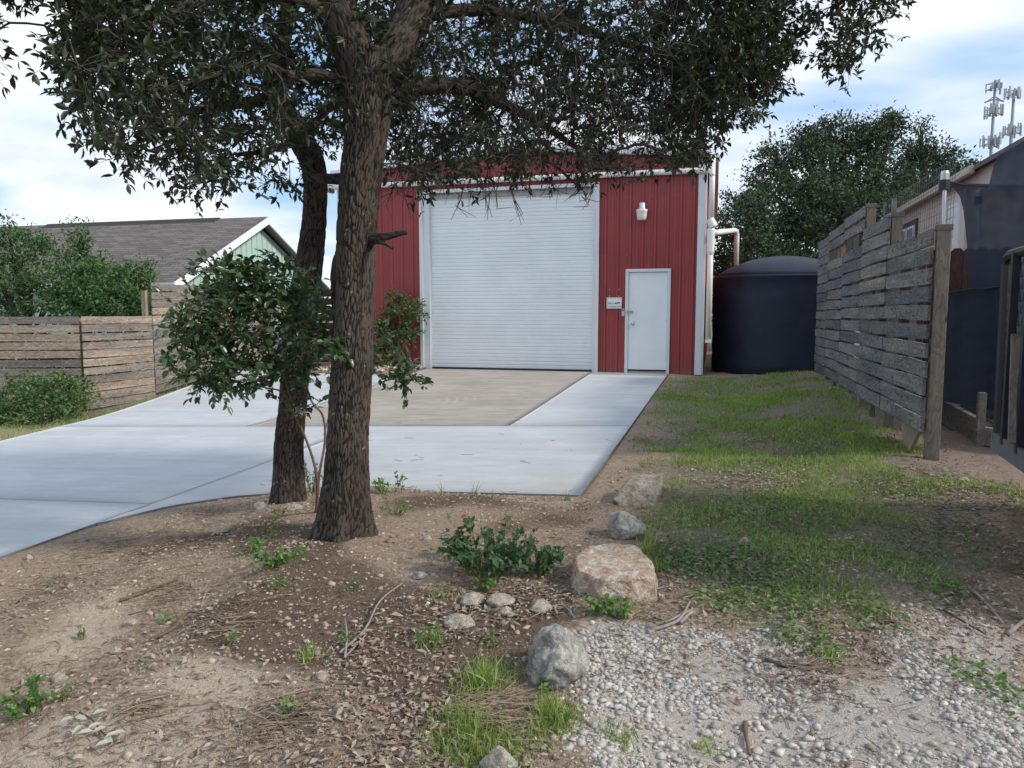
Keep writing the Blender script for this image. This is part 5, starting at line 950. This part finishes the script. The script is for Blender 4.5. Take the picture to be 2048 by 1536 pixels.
for _ in range(75):
    l = np.array(lb_[rng.integers(len(lb_))]); u = rdir(1, .2)[0]; u = u - _fw * max(0, u @ _fw) * 1.6; u /= np.linalg.norm(u); c = l[:3] + u * l[3:6] * 1.03; n_ = 9; pd = rdir(n_) * .8 + u; fl.append(scatter(LEAF4, np.repeat(c[None], n_, 0), pd, rdir(n_) + u, np.full(n_, .016), np.full(n_, .014)))
V, Fq = merge(fl); tag(npmesh('flower_heads', V, Fq, M_lant, lan), kind='stuff')

# ------------------------------------------------------------------ leafy saplings
def sapling(name, base, stems, lobes, nl, lsize, label, cat, mat, flowers=0, stemr=(.013, .008, .004), wr=.62, per=9, tw=.13):
    t = empty(name, base, label, cat); P = []
    for s_ in stems: MB().tube(catmull([s_[i][:3] for i in range(len(s_))], 5), np.interp(np.linspace(0, 1, (len(s_) - 1) * 5 + 1), np.linspace(0, 1, len(s_)), [q[3] for q in s_]), 8).build('stem', M_stem, t, smooth=True)
    sk_ = np.array([p for s_ in stems for p in catmull([q[:3] for q in s_], 5)[3:]])
    lobes = np.array(lobes); vol = (lobes[:, 3] * lobes[:, 4] * lobes[:, 5]) ** .67; wh = rng.choice(len(lobes), nl, p=vol / vol.sum()); u = rdir(nl); c = lobes[wh, :3] + u * lobes[wh, 3:6] * (rng.uniform(.15, 1, nl) ** .5)[:, None]
    Pp, rad, order = grow(sk_, c, 5, .15, .0016, 5); rad = np.minimum(rad, .008); V, Fq = multi_tubes(Pp, rad, 4)
    tips = Pp[:, -1]; d0 = Pp[:, -1] - Pp[:, -2]; d0 = d0 / (np.linalg.norm(d0, axis=1, keepdims=True) + 1e-9) * .6 + rng.normal(0, .4, d0.shape); d0 /= np.linalg.norm(d0, axis=1, keepdims=True)
    TP = np.stack([tips - d0 * tw * .5, tips + d0 * tw * .1, tips + d0 * tw * .6], 1); V2 = multi_tubes(TP, np.broadcast_to(np.array([.0018, .0014, .0008]), (nl, 3)).copy(), 3); V, Fq = merge([(V, Fq), V2]); npmesh('twigs', V, Fq, M_stem, t)
    tt = np.linspace(0, 1, per)[None, :, None]; bp = TP[:, :1] + (TP[:, 2:] - TP[:, :1]) * tt; side = np.where(np.arange(per) % 2, 1, -1)[None, :, None] * np.cross(d0, np.array([0, 0, 1.]) + rng.normal(0, .3, d0.shape))[:, None]
    ld = d0[:, None] * .5 + side * .9 + rng.normal(0, .3, (nl, per, 3)); ld[:, -1] = d0; ld = ld.reshape(-1, 3); n_ = len(ld); hint = rng.normal(0, .4, (n_, 3)) + (.1, -.15, 1.0); ln_ = lsize * rng.uniform(.55, 1.25, n_)
    V, Fq = scatter(LEAF8, bp.reshape(-1, 3), ld, hint, ln_, ln_ * wr * rng.uniform(.85, 1.15, n_)); npmesh('foliage', V, Fq, mat, t)
    if flowers:
        fp = []
        for _ in range(flowers):
            i = rng.integers(nl); cc = tips[i] + d0[i] * .06; n_ = 40; pp = cc + rng.normal(0, .016, (n_, 3)); fp.append(scatter(LEAF4, pp, rdir(n_), rdir(n_), np.full(n_, .007), np.full(n_, .007)))
        for x, y, d in ((505, 650, 4.45), (560, 620, 4.4), (605, 825, 4.5), (440, 630, 4.5), (398, 625, 4.5)):
            n_ = 60; pp = onD(x, y, d) + rng.normal(0, .018, (n_, 3)); fp.append(scatter(LEAF4, pp, rdir(n_), rdir(n_), np.full(n_, .008), np.full(n_, .008)))
        V, Fq = merge(fp); tag(npmesh('flowers', V, Fq, M_cream, t), kind='stuff')
    return t
b_ = hit([632], [1024])[0]
Q = lambda x, y, d, r_: (*onD(x, y, d), r_ * .6)
S0 = (*(b_ - (0, 0, .03)), .010)
sapling('sapling', b_, [[S0, Q(634, 960, 4.75, .015), Q(620, 900, 4.72, .013), Q(590, 830, 4.65, .011), Q(565, 785, 4.6, .009), Q(520, 772, 4.55, .006), Q(470, 740, 4.5, .004)], [S0, Q(638, 955, 4.78, .014), Q(650, 880, 4.8, .013), Q(645, 830, 4.78, .012), Q(622, 800, 4.72, .010), Q(600, 720, 4.65, .008), Q(570, 620, 4.6, .005), Q(540, 540, 4.6, .003)], [Q(590, 830, 4.65, .009), Q(560, 740, 4.6, .008), Q(500, 680, 4.5, .006), Q(430, 640, 4.45, .004), Q(380, 620, 4.4, .003)], [Q(648, 870, 4.8, .008), Q(670, 800, 4.85, .007), Q(720, 740, 4.95, .006), Q(780, 720, 5.0, .004), Q(830, 765, 5.0, .003)]],
        [lob(520, 640, 4.6, 125, 95, .32), lob(430, 640, 4.5, 95, 80, .28), lob(450, 570, 4.55, 80, 55, .22), lob(560, 580, 4.65, 85, 60, .25), lob(400, 720, 4.45, 65, 55, .2), lob(500, 740, 4.55, 110, 45, .25), lob(600, 700, 4.6, 70, 75, .22), lob(630, 640, 4.5, 50, 60, .12), lob(655, 690, 4.25, 38, 28, .06), lob(600, 800, 4.6, 38, 38, .12), lob(470, 540, 4.6, 45, 30, .12), lob(405, 540, 4.6, 30, 18, .08), lob(380, 650, 4.5, 50, 60, .15), lob(440, 775, 4.5, 50, 25, .12), lob(790, 735, 5.0, 45, 38, .16), lob(815, 765, 5.0, 38, 25, .1), lob(765, 690, 5.05, 25, 40, .12), lob(540, 530, 4.65, 20, 25, .08)], 560, .052, 'glossy green sapling with red-brown stems growing between the oak trunks', 'sapling', M_shrub, flowers=6)
b2 = hit([795], [738])[0]; b2 = np.array([onD(795, 720, 15.3)[0], 15.0, .0])
wd_t = lambda x, y: (*onY(x, y, 15.0),)
sapling('shrub', b2, [[(*b2, .03), (*wd_t(798, 690), .025), (*wd_t(800, 640), .018), (*wd_t(790, 600), .01)], [(*b2, .025), (*wd_t(810, 680), .02), (*wd_t(830, 640), .012), (*wd_t(845, 615), .006)]],
        [(*wd_t(800, 645), .48, .35, .42), (*wd_t(790, 600), .22, .22, .22), (*wd_t(835, 620), .28, .25, .25), (*wd_t(765, 640), .28, .25, .3), (*wd_t(815, 665), .32, .3, .22), (*wd_t(770, 690), .3, .3, .2), (*wd_t(760, 715), .25, .3, .2)], 260, .085, 'green shrub standing against the red wall left of the roll-up door', 'shrub', M_bush, stemr=(.02, .015, .008), wr=.5, tw=.22)
# rubble bed at the wall foot
w = MB()
for i in range(170):
    x = random.uniform(-8.2, -6.15); y = random.uniform(14.2, 15.3) if x < -6.6 else random.uniform(14.9, 15.3); r_ = random.uniform(.03, .08); s_ = rdir(6) * r_; c = np.array([x, y, zd(x, y) + .02 + random.uniform(0, .06)])
    w.add([c + (r_, 0, 0), c + (-r_, 0, 0), c + (0, r_, 0), c + (0, -r_, 0), c + (0, 0, r_ * .7), c + (0, 0, -r_)], [(0, 2, 4), (2, 1, 4), (1, 3, 4), (3, 0, 4), (2, 0, 5), (1, 2, 5), (3, 1, 5), (0, 3, 5)])
tag(w.build('rubble', M_pebble), 'bed of pale rubble at the foot of the red wall left of the door', None, kind='stuff')
gb_ = npmesh  # planting bed soil
X, Y = np.meshgrid(np.linspace(-8.4, -6.1, 14), np.linspace(14.1, 15.38, 9)); Zb = zd(X, Y) + .015 + .05 * np.sin((Y - 14.1) / 1.28 * math.pi * .5) * np.clip((-6.1 - X) * 3, 0, 1) * np.clip((Y - (14.1 + np.clip((X + 7.0), 0, 1) * .9)) * 4, -1, 1)
g = np.arange(X.size).reshape(X.shape); q = np.stack([g[:-1, :-1], g[:-1, 1:], g[1:, 1:], g[1:, :-1]], -1).reshape(-1, 4)
tag(npmesh('planting_bed', np.c_[X.ravel(), Y.ravel(), Zb.ravel()], [q], M_ground, smooth=True), 'small soil bed along the red wall left of the roll-up door', None, kind='structure')

# ------------------------------------------------------------------ low plants
def plant(name, px, py, wpx, hpx, nst, nlf, lsize, mat, label, cat, group=None, wr=.6, flower=None, lean=.6):
    b = hit([px], [py])[0]; D = proj(b)[2]; k = D / F; t = empty(name, b, label, cat, group); W_, H_ = wpx * k / 2, hpx * k; P = []
    for i in range(nst):
        a = rng.uniform(0, 6.28); r0 = rng.uniform(0, .35); r1 = rng.uniform(.3, 1) ** .6; p0 = b + np.array([math.cos(a) * W_ * r0, math.sin(a) * W_ * r0, -.01]); p2 = b + np.array([math.cos(a) * W_ * r1, math.sin(a) * W_ * r1, H_ * rng.uniform(.45, 1) * (1 - .45 * r1 * lean)]); P.append([p0, (p0 + p2) / 2 + np.array([0, 0, H_ * .14]) + rng.normal(0, .008, 3), p2])
    P = np.array(P); V, Fq = multi_tubes(P, np.broadcast_to(np.array([.0028, .002, .001]), (nst, 3)).copy() * max(1, lsize / .05), 3); npmesh('stems', V, Fq, M_gstem, t)
    tt = rng.uniform(.2, 1, (nst, nlf)); tt[:, 0] = 1; q = np.where(tt[..., None] < .5, P[:, :1] + (P[:, 1:2] - P[:, :1]) * (tt[..., None] * 2), P[:, 1:2] + (P[:, 2:] - P[:, 1:2]) * (tt[..., None] * 2 - 1)).reshape(-1, 3)
    n_ = len(q); ld = rng.normal(0, .7, (n_, 3)) + (0, 0, .25); hint = rng.normal(0, .4, (n_, 3)) + (0, -.2, 1); ln_ = lsize * rng.uniform(.5, 1.2, n_); V, Fq = scatter(LEAF5, q, ld, hint, ln_, ln_ * wr); npmesh('foliage', V, Fq, mat, t)
    if flower:
        for fx, fy in flower:
            c = onD(fx, fy, D); n_ = 14; V, Fq = scatter(LEAF5, np.repeat(c[None], n_, 0), rdir(n_, .3), rdir(n_), np.full(n_, .022), np.full(n_, .017)); npmesh('flower', V, Fq, M_pinkf, t)
    return t
plant('low_bush', 975, 1150, 215, 128, 60, 15, .042, M_dkweed, 'low bluish green bush with a pink bloom left of the orange boulder', 'bush', flower=[(928, 1030)])
plant('low_bush', 1075, 1150, 120, 80, 28, 13, .038, M_dkweed, 'small sprawling bush touching the orange boulder', 'bush')
plant('weed', 970, 1185, 60, 40, 9, 7, .035, M_weed, 'light green weed at the front foot of the low bush', 'weed', 'weeds on the soil')
WG = 'weeds on the soil'
for a in [(550, 1130, 125, 42, 20, 9, .035, 'bright green vine patch left of the front trunk base'), (515, 1100, 55, 30, 9, 7, .035, 'small bright weed just above the vine patch'), (45, 1430, 110, 70, 18, 9, .035, 'green weed clump at the left edge'), (1200, 1225, 80, 45, 14, 9, .03, 'weed clump at the front of the orange boulder'), (1240, 1235, 60, 35, 12, 8, .03, 'weed sprouting right of the clump before the orange boulder'), (460, 1290, 30, 40, 5, 6, .024, 'tiny seedling in the twigs on bare soil'), (165, 1280, 20, 30, 4, 5, .022, 'tiny upright seedling on pale soil at left'), (560, 1035, 40, 22, 8, 6, .025, 'weed beside the rear trunk foot'), (625, 985, 45, 80, 14, 9, .035, 'leafy suckers between the two trunks'), (790, 1030, 90, 40, 13, 5, .03, 'sparse grassy weed right of the front trunk'), (560, 1175, 50, 25, 8, 5, .022, 'faint weed on soil below the vine patch'), (800, 986, 26, 64, 4, 7, .045, 'leafy seedling against the driveway edge right of the trunk'), (765, 988, 40, 40, 8, 4, .055, 'blade-leaved seedling beside the front trunk'), (580, 1430, 30, 40, 5, 5, .025, 'small weed near the bottom between bare patches'), (1085, 1385, 45, 40, 7, 6, .03, 'broad weed at the left foot of the grey boulder'), (1340, 985, 50, 20, 9, 5, .025, 'weed right of the tan boulder'), (860, 1290, 60, 50, 12, 5, .025, 'thin weed in leaf litter left of the grey boulder')]:
    plant('weed', *a[:7], M_weed, a[7], 'weed', WG)
for x, y, w_, h_, lb_ in [(700, 1180, 60, 22, 'thin weed sprouts on dark soil in front of the front trunk'), (330, 1245, 50, 20, 'short weeds among the bark strips on bare soil'), (985, 1290, 50, 26, 'weed sprouts between the ledge and the grey boulder'), (120, 1395, 60, 25, 'straggly weeds right of the clump at the left edge'), (690, 1285, 40, 20, 'tiny weeds beside the curved stick')]:
    plant('weed', x, y, w_, h_, 8, 5, .02, M_weed, lb_, 'weed', WG)
def blades(name, pts, label, mat=M_grass):
    b = hit([pts[0][0]], [pts[0][1]])[0]; t = empty(name, b, label, 'grass tuft', 'grass tufts and seedlings'); pr = []
    for x, y, n_, h_, sp in pts:
        p = hit([x], [y])[0]; pos = p + np.c_[rng.normal(0, sp, (n_, 2)), np.full(n_, -.01)]; d = rng.normal(0, .33, (n_, 3)) + (0, 0, 1); hh = h_ * rng.uniform(.45, 1.1, n_); pr.append(scatter(BLADE, pos, d, rdir(n_), hh, np.full(n_, .0055) * rng.uniform(.7, 1.3, n_)))
    V, Fq = merge(pr); tag(npmesh('blades', V, Fq, mat, t), kind='stuff'); return t
blades('grass_tuft', [(975, 1370, 38, .16, .02), (960, 1380, 22, .13, .03)], 'long blue-green grass tuft left of the grey boulder')
blades('grass_tuft', [(930, 1450, 40, .13, .03), (950, 1475, 40, .11, .035)], 'bright grass tuft below the first at bottom centre')
blades('grass_tuft', [(1105, 1440, 40, .13, .025), (1125, 1450, 25, .1, .025), (1083, 1460, 22, .09, .02)], 'upright grass tuft at the foot of the grey boulder')
blades('grass_tuft', [(985, 1515, 60, .10, .05), (1010, 1525, 50, .09, .05), (900, 1520, 40, .08, .05)], 'grass patch round the stone at the bottom edge')
blades('grass_tuft', [(1300, 1110, 34, .17, .025), (1290, 1085, 22, .14, .02), (1310, 1140, 30, .12, .03)], 'tall grass at the right side of the orange boulder')
blades('grass_tuft', [(760, 985, 12, .13, .02), (790, 985, 9, .12, .015), (830, 986, 7, .10, .012), (885, 989, 8, .13, .012), (948, 995, 11, .14, .015), (985, 997, 7, .09, .012), (1045, 999, 5, .06, .01), (1135, 1000, 14, .11, .02)], 'corn-like seedlings along the near driveway edge', M_weed)
blades('grass_tuft', [(1245, 1490, 22, .07, .02)], 'lone grass tuft in the gravel'); blades('grass_tuft', [(1395, 1500, 16, .08, .015)], 'thin grass tuft in the gravel right of the other')
blades('grass_tuft', [(620, 1315, 30, .05, .02)], 'short fine grass clump on bare soil at centre')
blades('grass_tuft', [(1660, 1320, 40, .09, .03)], 'grass tuft at the edge between gravel and weeds')
def thatch(x, y, w_, n, label):
    p = hit([x], [y])[0]; k = proj(p)[2] / F * w_ / 2; a = rng.normal(.35, .5, n); l_ = rng.uniform(.05, .2, n); c = p[:2] + rng.normal(0, .45, (n, 2)) * k; z_ = gz(c[:, 0], c[:, 1]) + rng.uniform(.002, .02, n); d = np.c_[np.cos(a) * l_, np.sin(a) * l_, rng.uniform(-.004, .014, n)]; p0 = np.c_[c, z_]
    V, Fq = multi_tubes(np.stack([p0, p0 + d * .5 + rng.normal(0, .006, (n, 3)), p0 + d], 1), np.broadcast_to(np.array([.0016, .0015, .0008]), (n, 3)) * rng.uniform(.6, 2.0, (n, 1)), 3)
    tag(npmesh('dead_grass', V, Fq, MATS.get('thatch_straw') or islandmat('thatch_straw', [(.12, .085, .06), (.26, .19, .13), (.36, .29, .21), (.18, .11, .075)], .9, 0)), label, None, kind='stuff')
for x, y, w_, n_, lb_ in [(330, 1190, 190, 130, 'hank of dead grass and bark shreds on the soil at left'), (540, 1440, 200, 130, 'flattened dead grass near the bottom left'), (220, 1095, 200, 110, 'dark dead grass along the driveway edge'), (90, 1170, 120, 70, 'dead grass at the far left edge'), (430, 1245, 150, 80, 'broken twigs and straw in the middle of the bare soil'), (960, 1420, 180, 140, 'dead grass under the tufts left of the grey boulder'), (1620, 1345, 200, 90, 'straw along the upper edge of the gravel'), (250, 1420, 150, 60, 'straw beside the fallen sprig')]: thatch(x, y, w_, n_, lb_)
# fallen leafy twig, sticks
def stick(pts, r_, label, mat=M_twig, forks=()):
    P = [hit([x], [y])[0] + (0, 0, z) for x, y, z in pts]; t = MB(); t.tube(catmull(P, 4), np.interp(np.linspace(0, 1, (len(P) - 1) * 4 + 1), [0, 1], [r_, r_ * .55]), 6)
    for f in forks: Q_ = [hit([x], [y])[0] + (0, 0, z) for x, y, z in f]; t.tube(Q_, np.linspace(r_ * .6, r_ * .3, len(Q_)), 5)
    tag(t.build('stick', mat, smooth=True), label, 'stick', 'dead sticks on the ground')
M_grey_twig = simple('grey_dead_wood', (.26, .235, .21), .9, .25, 20, bmp=.2); M_br_twig = simple('brown_dead_wood', (.15, .10, .07), .9, .25, 20, bmp=.2)
stick([(680, 1310, .01), (730, 1265, .015), (760, 1210, .02), (805, 1170, .01)], .006, 'long curved bare stick on soil below the front trunk', M_grey_twig)
stick([(690, 1320, .01), (694, 1280, .02), (690, 1245, .02)], .006, 'short grey stick standing up beside the curved one', M_grey_twig)
stick([(690, 1318, .008), (740, 1265, .01)], .005, 'thin grey stick lying right of the short one', M_grey_twig)
stick([(1360, 1250, .01), (1385, 1228, .02), (1330, 1252, .015)], .010, 'crooked grey stick right of the orange boulder', M_grey_twig)
stick([(1300, 1265, .01), (1355, 1250, .02), (1380, 1215, .03)], .009, 'forked grey stick lying above the gravel', M_grey_twig)
stick([(1530, 1325, .01), (1570, 1335, .01), (1630, 1335, .01)], .012, 'dark stick along the edge of the gravel', M_twig)
stick([(1490, 1450, .01), (1492, 1480, .015), (1500, 1515, .01)], .010, 'brown stick lying in the gravel near the bottom', M_br_twig)
stick([(1945, 1185, .01), (1975, 1215, .015), (2005, 1250, .01)], .010, 'grey stick on pale ground near the right edge', M_grey_twig)
stick([(2015, 1272, .01), (2060, 1240, .02)], .012, 'short grey branch cut off at the right edge', M_grey_twig)
stick([(1880, 1220, .01), (1930, 1250, .012), (1975, 1275, .01)], .006, 'thin dark stick left of the grey one at right', M_twig)
stick([(240, 1205, .01), (300, 1185, .015), (360, 1160, .01)], .009, 'reddish bark strip on the bare soil at left', M_br_twig)
stick([(300, 1285, .01), (350, 1262, .02), (380, 1235, .03), (440, 1250, .02)], .009, 'forked brown stick on the bare soil at left', M_br_twig, [[(350, 1262, .02), (365, 1250, .05)]])
stick([(1250, 1240, .01), (1270, 1200, .02), (1340, 1175, .01)], .005, 'thin curved stick below the orange boulder', M_grey_twig)
stick([(1150, 1240, .01), (1120, 1215, .015), (1060, 1240, .01)], .005, 'thin stick between the ledge and the orange boulder', M_grey_twig)
pb_ = hit([180], [1470])[0]; sp_ = empty('fallen_sprig', pb_, 'fallen oak sprig with pale undersides up at bottom left', 'sprig')
S_ = [hit([x], [y])[0] + (0, 0, .02) for x, y in ((160, 1435), (185, 1450), (205, 1475), (230, 1495))]; MB().tube(catmull(S_, 4), .003, 6).build('twig', M_twig, sp_)
for i in range(15):
    x, y = [(160, 1438), (150, 1450), (168, 1465), (185, 1445), (200, 1440), (188, 1478), (205, 1462), (215, 1470), (210, 1490), (225, 1485), (235, 1490), (222, 1500), (213, 1498), (240, 1482), (175, 1455)][i]; p = hit([x], [y])[0] + (0, 0, .03); V, Fq = scatter(LEAF8, p[None], rng.normal(0, 1, (1, 3)) * [1, 1, .25], np.array([[0, -.4, 1.]]), np.array([.050]), np.array([.022])); npmesh('leaf', V, Fq, M_pale, sp_)
# ------------------------------------------------------------------ loose ground cover (uncountable)
ICO = None
def stones(n, X, Y, size, mat, name, label, sinkf=.3):
    bm = bmesh.new(); bmesh.ops.create_icosphere(bm, subdivisions=1, radius=1); T = np.array([v.co[:] for v in bm.verts]); Fc = np.array([[v.index for v in f.verts] for f in bm.faces]); bm.free()
    k = len(T); n = len(X); vary = 1 + rng.normal(0, .27, (n, k, 1)); V = T[None] * vary * (size[:, None] * np.c_[rng.uniform(.75, 1.3, n), rng.uniform(.75, 1.3, n), rng.uniform(.4, .75, n)])[:, None]
    a = rng.uniform(0, 6.28, n); ca, sa = np.cos(a)[:, None], np.sin(a)[:, None]; V = np.stack([V[..., 0] * ca - V[..., 1] * sa, V[..., 0] * sa + V[..., 1] * ca, V[..., 2]], -1)
    V += np.c_[X, Y, gz(X, Y) + size * sinkf][:, None]; return tag(npmesh(name, V.reshape(-1, 3), [(Fc[None] + (np.arange(n) * k)[:, None, None]).reshape(-1, 3)], mat, smooth=False), label, None, kind='stuff')
def cand(n, B, thr=0, noise_s=None, seed=0, sharp=1.0, box=(-4.6, 2.4, 1.5, 15)):
    out = []; tot = 0
    while tot < n:
        X = rng.uniform(box[0], box[1], 40000); u = rng.uniform(0, 1, 40000); Y = box[2] + (box[3] - box[2]) * u ** 1.5; v = bval(B, X, Y)
        if noise_s: v = v * np.clip(.65 + lown(X, Y, noise_s, seed), 0, 1.4)
        keep = rng.uniform(0, 1, 40000) < np.clip(v - thr, 0, 1) ** sharp
        ang = np.abs(np.arctan2(X, np.maximum(Y, .01)) + YAW) < R(38); keep &= ang; keep &= sdist(np.c_[X, Y], DRIVE) > .02; out.append(np.c_[X, Y][keep]); tot += keep.sum()
        if len(out) > 60: break
    return np.vstack(out)[:n]
B_DUST = blobs([(1380, 1320, .13, 1), (1450, 1350, .12, .9), (1560, 1330, .10, .6), (1720, 1490, .14, 1), (1820, 1440, .15, .9), (1900, 1500, .13, .8), (1300, 1460, .07, .7), (1980, 1300, .16, .7), (1650, 1400, .08, .6)])
dust = lambda c: c[rng.uniform(0, 1, len(c)) > bval(B_DUST, c[:, 0], c[:, 1]) * .95]
c = cand(13000, B_GRAVEL, .16, 7.5, 1, box=(-1.2, 2.2, 1.5, 4.6)); c = dust(c); stones(0, c[:, 0], c[:, 1], np.minimum(.0018 + rng.exponential(.0036, len(c)), .017), M_gravel, 'gravel', 'loose pale gravel at bottom right', .15)
big = cand(420, B_GRAVEL, .4, 6.5, 1, box=(-1.0, 2.0, 1.5, 3.4)); big = dust(big); stones(0, big[:, 0], big[:, 1], rng.uniform(.008, .018, len(big)), M_gravel, 'gravel', 'coarser pale gravel stones at bottom right')
B_ALL = np.array([(-1.5, 2.5, 2.6, .9), (-2.5, 3, 2, .8), (-.5, 4.5, 1.8, .6), (.6, 3, 1.5, .5), (-.2, 9, 2.5, .15), (.8, 12, 2.5, .12), (2.2, 6.5, 1, .5)])
c = cand(6000, B_ALL, .0, 5.5, 2, box=(-4.4, 2.4, 1.4, 13)); stones(0, c[:, 0], c[:, 1], np.minimum(.0018 + rng.exponential(.0028, len(c)), .016), M_pebble, 'pebbles', 'small pale pebbles scattered over the soil', -.05)
c = cand(17000, B_ALL, .0, 3.0, 5, box=(-4.4, 2.0, 1.4, 7)); stones(0, c[:, 0], c[:, 1], np.minimum(.002 + rng.exponential(.0032, len(c)), .018), M_clod, 'soil_crumbs', 'crumbs and clods of brown soil', .15)
def flat_leaves(c, size, mat, name, label, tmpl=LEAF5, wr=.42, tilt=.35):
    n = len(c); pos = np.c_[c, gz(c[:, 0], c[:, 1]) + rng.uniform(.002, .016, n)]; d = np.c_[rng.normal(0, 1, (n, 2)), rng.normal(0, .22, n)]; hint = rng.normal(0, tilt, (n, 3)) + (0, 0, 1); ln_ = size * rng.uniform(.5, 1.25, n)
    V, Fq = scatter(tmpl, pos, d, hint, ln_, ln_ * wr * rng.uniform(.7, 1.2, n)); return tag(npmesh(name, V, Fq, mat), label, None, kind='stuff')
c = cand(14000, np.vstack([B_LITTER, B_ALL * [1, 1, 1, .10], B_LAWN * [1, 1, 1, .38]]), .04, 3.0, 4, box=(-4.4, 2.2, 1.4, 9)); flat_leaves(c, .037, M_dryleaf, 'leaf_litter', 'dry brown oak leaves strewn over the soil')
# fine straw and twig bits
c = cand(9500, np.vstack([B_LITTER * [1, 1, 1.2, .9], B_ALL * [1, 1, 1, .3], B_LAWN * [1, 1, 1, .3]]), .0, 2.5, 9, box=(-4.4, 2.2, 1.4, 9)); n = len(c); a = rng.uniform(0, 6.28, n); l_ = rng.uniform(.02, .10, n); z_ = gz(c[:, 0], c[:, 1]); p0 = np.c_[c, z_ + .004]; p1 = p0 + np.c_[np.cos(a) * l_, np.sin(a) * l_, rng.uniform(0, .012, n)]
TPP = np.stack([p0, (p0 + p1) / 2 + np.c_[rng.normal(0, .006, (n, 2)), rng.uniform(0, .008, n)], p1], 1); V, Fq = multi_tubes(TPP, np.broadcast_to(np.array([.0013, .0012, .0007]), (n, 3)) * rng.uniform(.6, 1.6, (n, 1)), 3)
tag(npmesh('twig_bits', V, Fq, islandmat('twig_bits_mat', [(.09, .065, .05), (.20, .155, .12), (.32, .27, .21), (.14, .09, .06)], .9, 0)), 'fine straw and broken twigs on the soil', None, kind='stuff')
# twigs on the concrete
n = 34; X = rng.uniform(-4, -1.0, n); Y = 5.5 + 4 * rng.uniform(0, 1, n) ** 2; a = rng.normal(0, .6, n); l_ = rng.uniform(.02, .14, n); p0 = np.c_[X, Y, zd(X, Y) + .004]; p1 = np.c_[X + np.cos(a) * l_, Y + np.sin(a) * l_, np.zeros(n)]; p1[:, 2] = zd(p1[:, 0], p1[:, 1]) + .005
V, Fq = multi_tubes(np.stack([p0, (p0 + p1) / 2 + np.c_[rng.normal(0, .008, (n, 2)), np.full(n, .003)], p1], 1), np.full((n, 3), .0016), 4); tag(npmesh('twig_bits', V, Fq, M_br_twig), 'little twigs lying on the pale concrete', None, kind='stuff')
# grass
def grass(c, h, w_, mat, name, label):
    n = len(c); pos = np.c_[c, gz(c[:, 0], c[:, 1]) - .006]; d = rng.normal(0, .42, (n, 3)) + (0, 0, 1); hh = h * rng.uniform(.35, 1.2, n); V, Fq = scatter(BLADE, pos, d, rdir(n), hh, w_ * rng.uniform(.7, 1.4, n)); return tag(npmesh(name, V, Fq, mat), label, None, kind='stuff')
c = cand(36000, B_LAWN, .25, 5.5, 11, box=(-.9, 2.2, 2.4, 15.5)); grass(c, .05 + .018 * lown(c[:, 0], c[:, 1], 3, 8), .0055 + .0009 * np.maximum(c[:, 1] - 5, 0) * .3, M_grass, 'grass', 'thin sunlit grass on the strip between driveway and fence')
c = cand(15000, B_LAWN, .15, 4.0, 21, box=(-.8, 1.9, 7.3, 15.5)); grass(c, .05 + 0 * c[:, 0], .010, M_grass, 'grass', 'thin shaded grass farther back along the slat fence')
c = cand(3000, B_TUFT, .1, None, 0, box=(-2.8, 2.0, 1.5, 6)); grass(c, .06, .004, M_grass, 'grass', 'scattered short grass among stones and leaf litter')
c = cand(6500, np.vstack([B_WEED, B_LAWN * [1, 1, 1, .25]]), .15, 3.0, 12, box=(-.9, 2.2, 1.8, 7)); n = len(c); pos = np.c_[c, gz(c[:, 0], c[:, 1]) + rng.uniform(.004, .035, n)]; ln_ = rng.uniform(.012, .032, n); V, Fq = scatter(LEAF5, pos, rng.normal(0, 1, (n, 3)) * [1, 1, .4], rng.normal(0, .4, (n, 3)) + (0, 0, 1), ln_, ln_ * .7); tag(npmesh('ground_weeds', V, Fq, M_weed), 'low broad-leaved weeds in the grass strip', None, kind='stuff')
n = 9000; X = rng.uniform(-13.5, -9.0, n); Y = rng.uniform(7, 15.3, n); ok = sdist(np.c_[X, Y], DRIVE) > .03; c = np.c_[X, Y][ok]; grass(c, .11, .008, M_grass, 'grass', 'grass along the foot of the left fence')
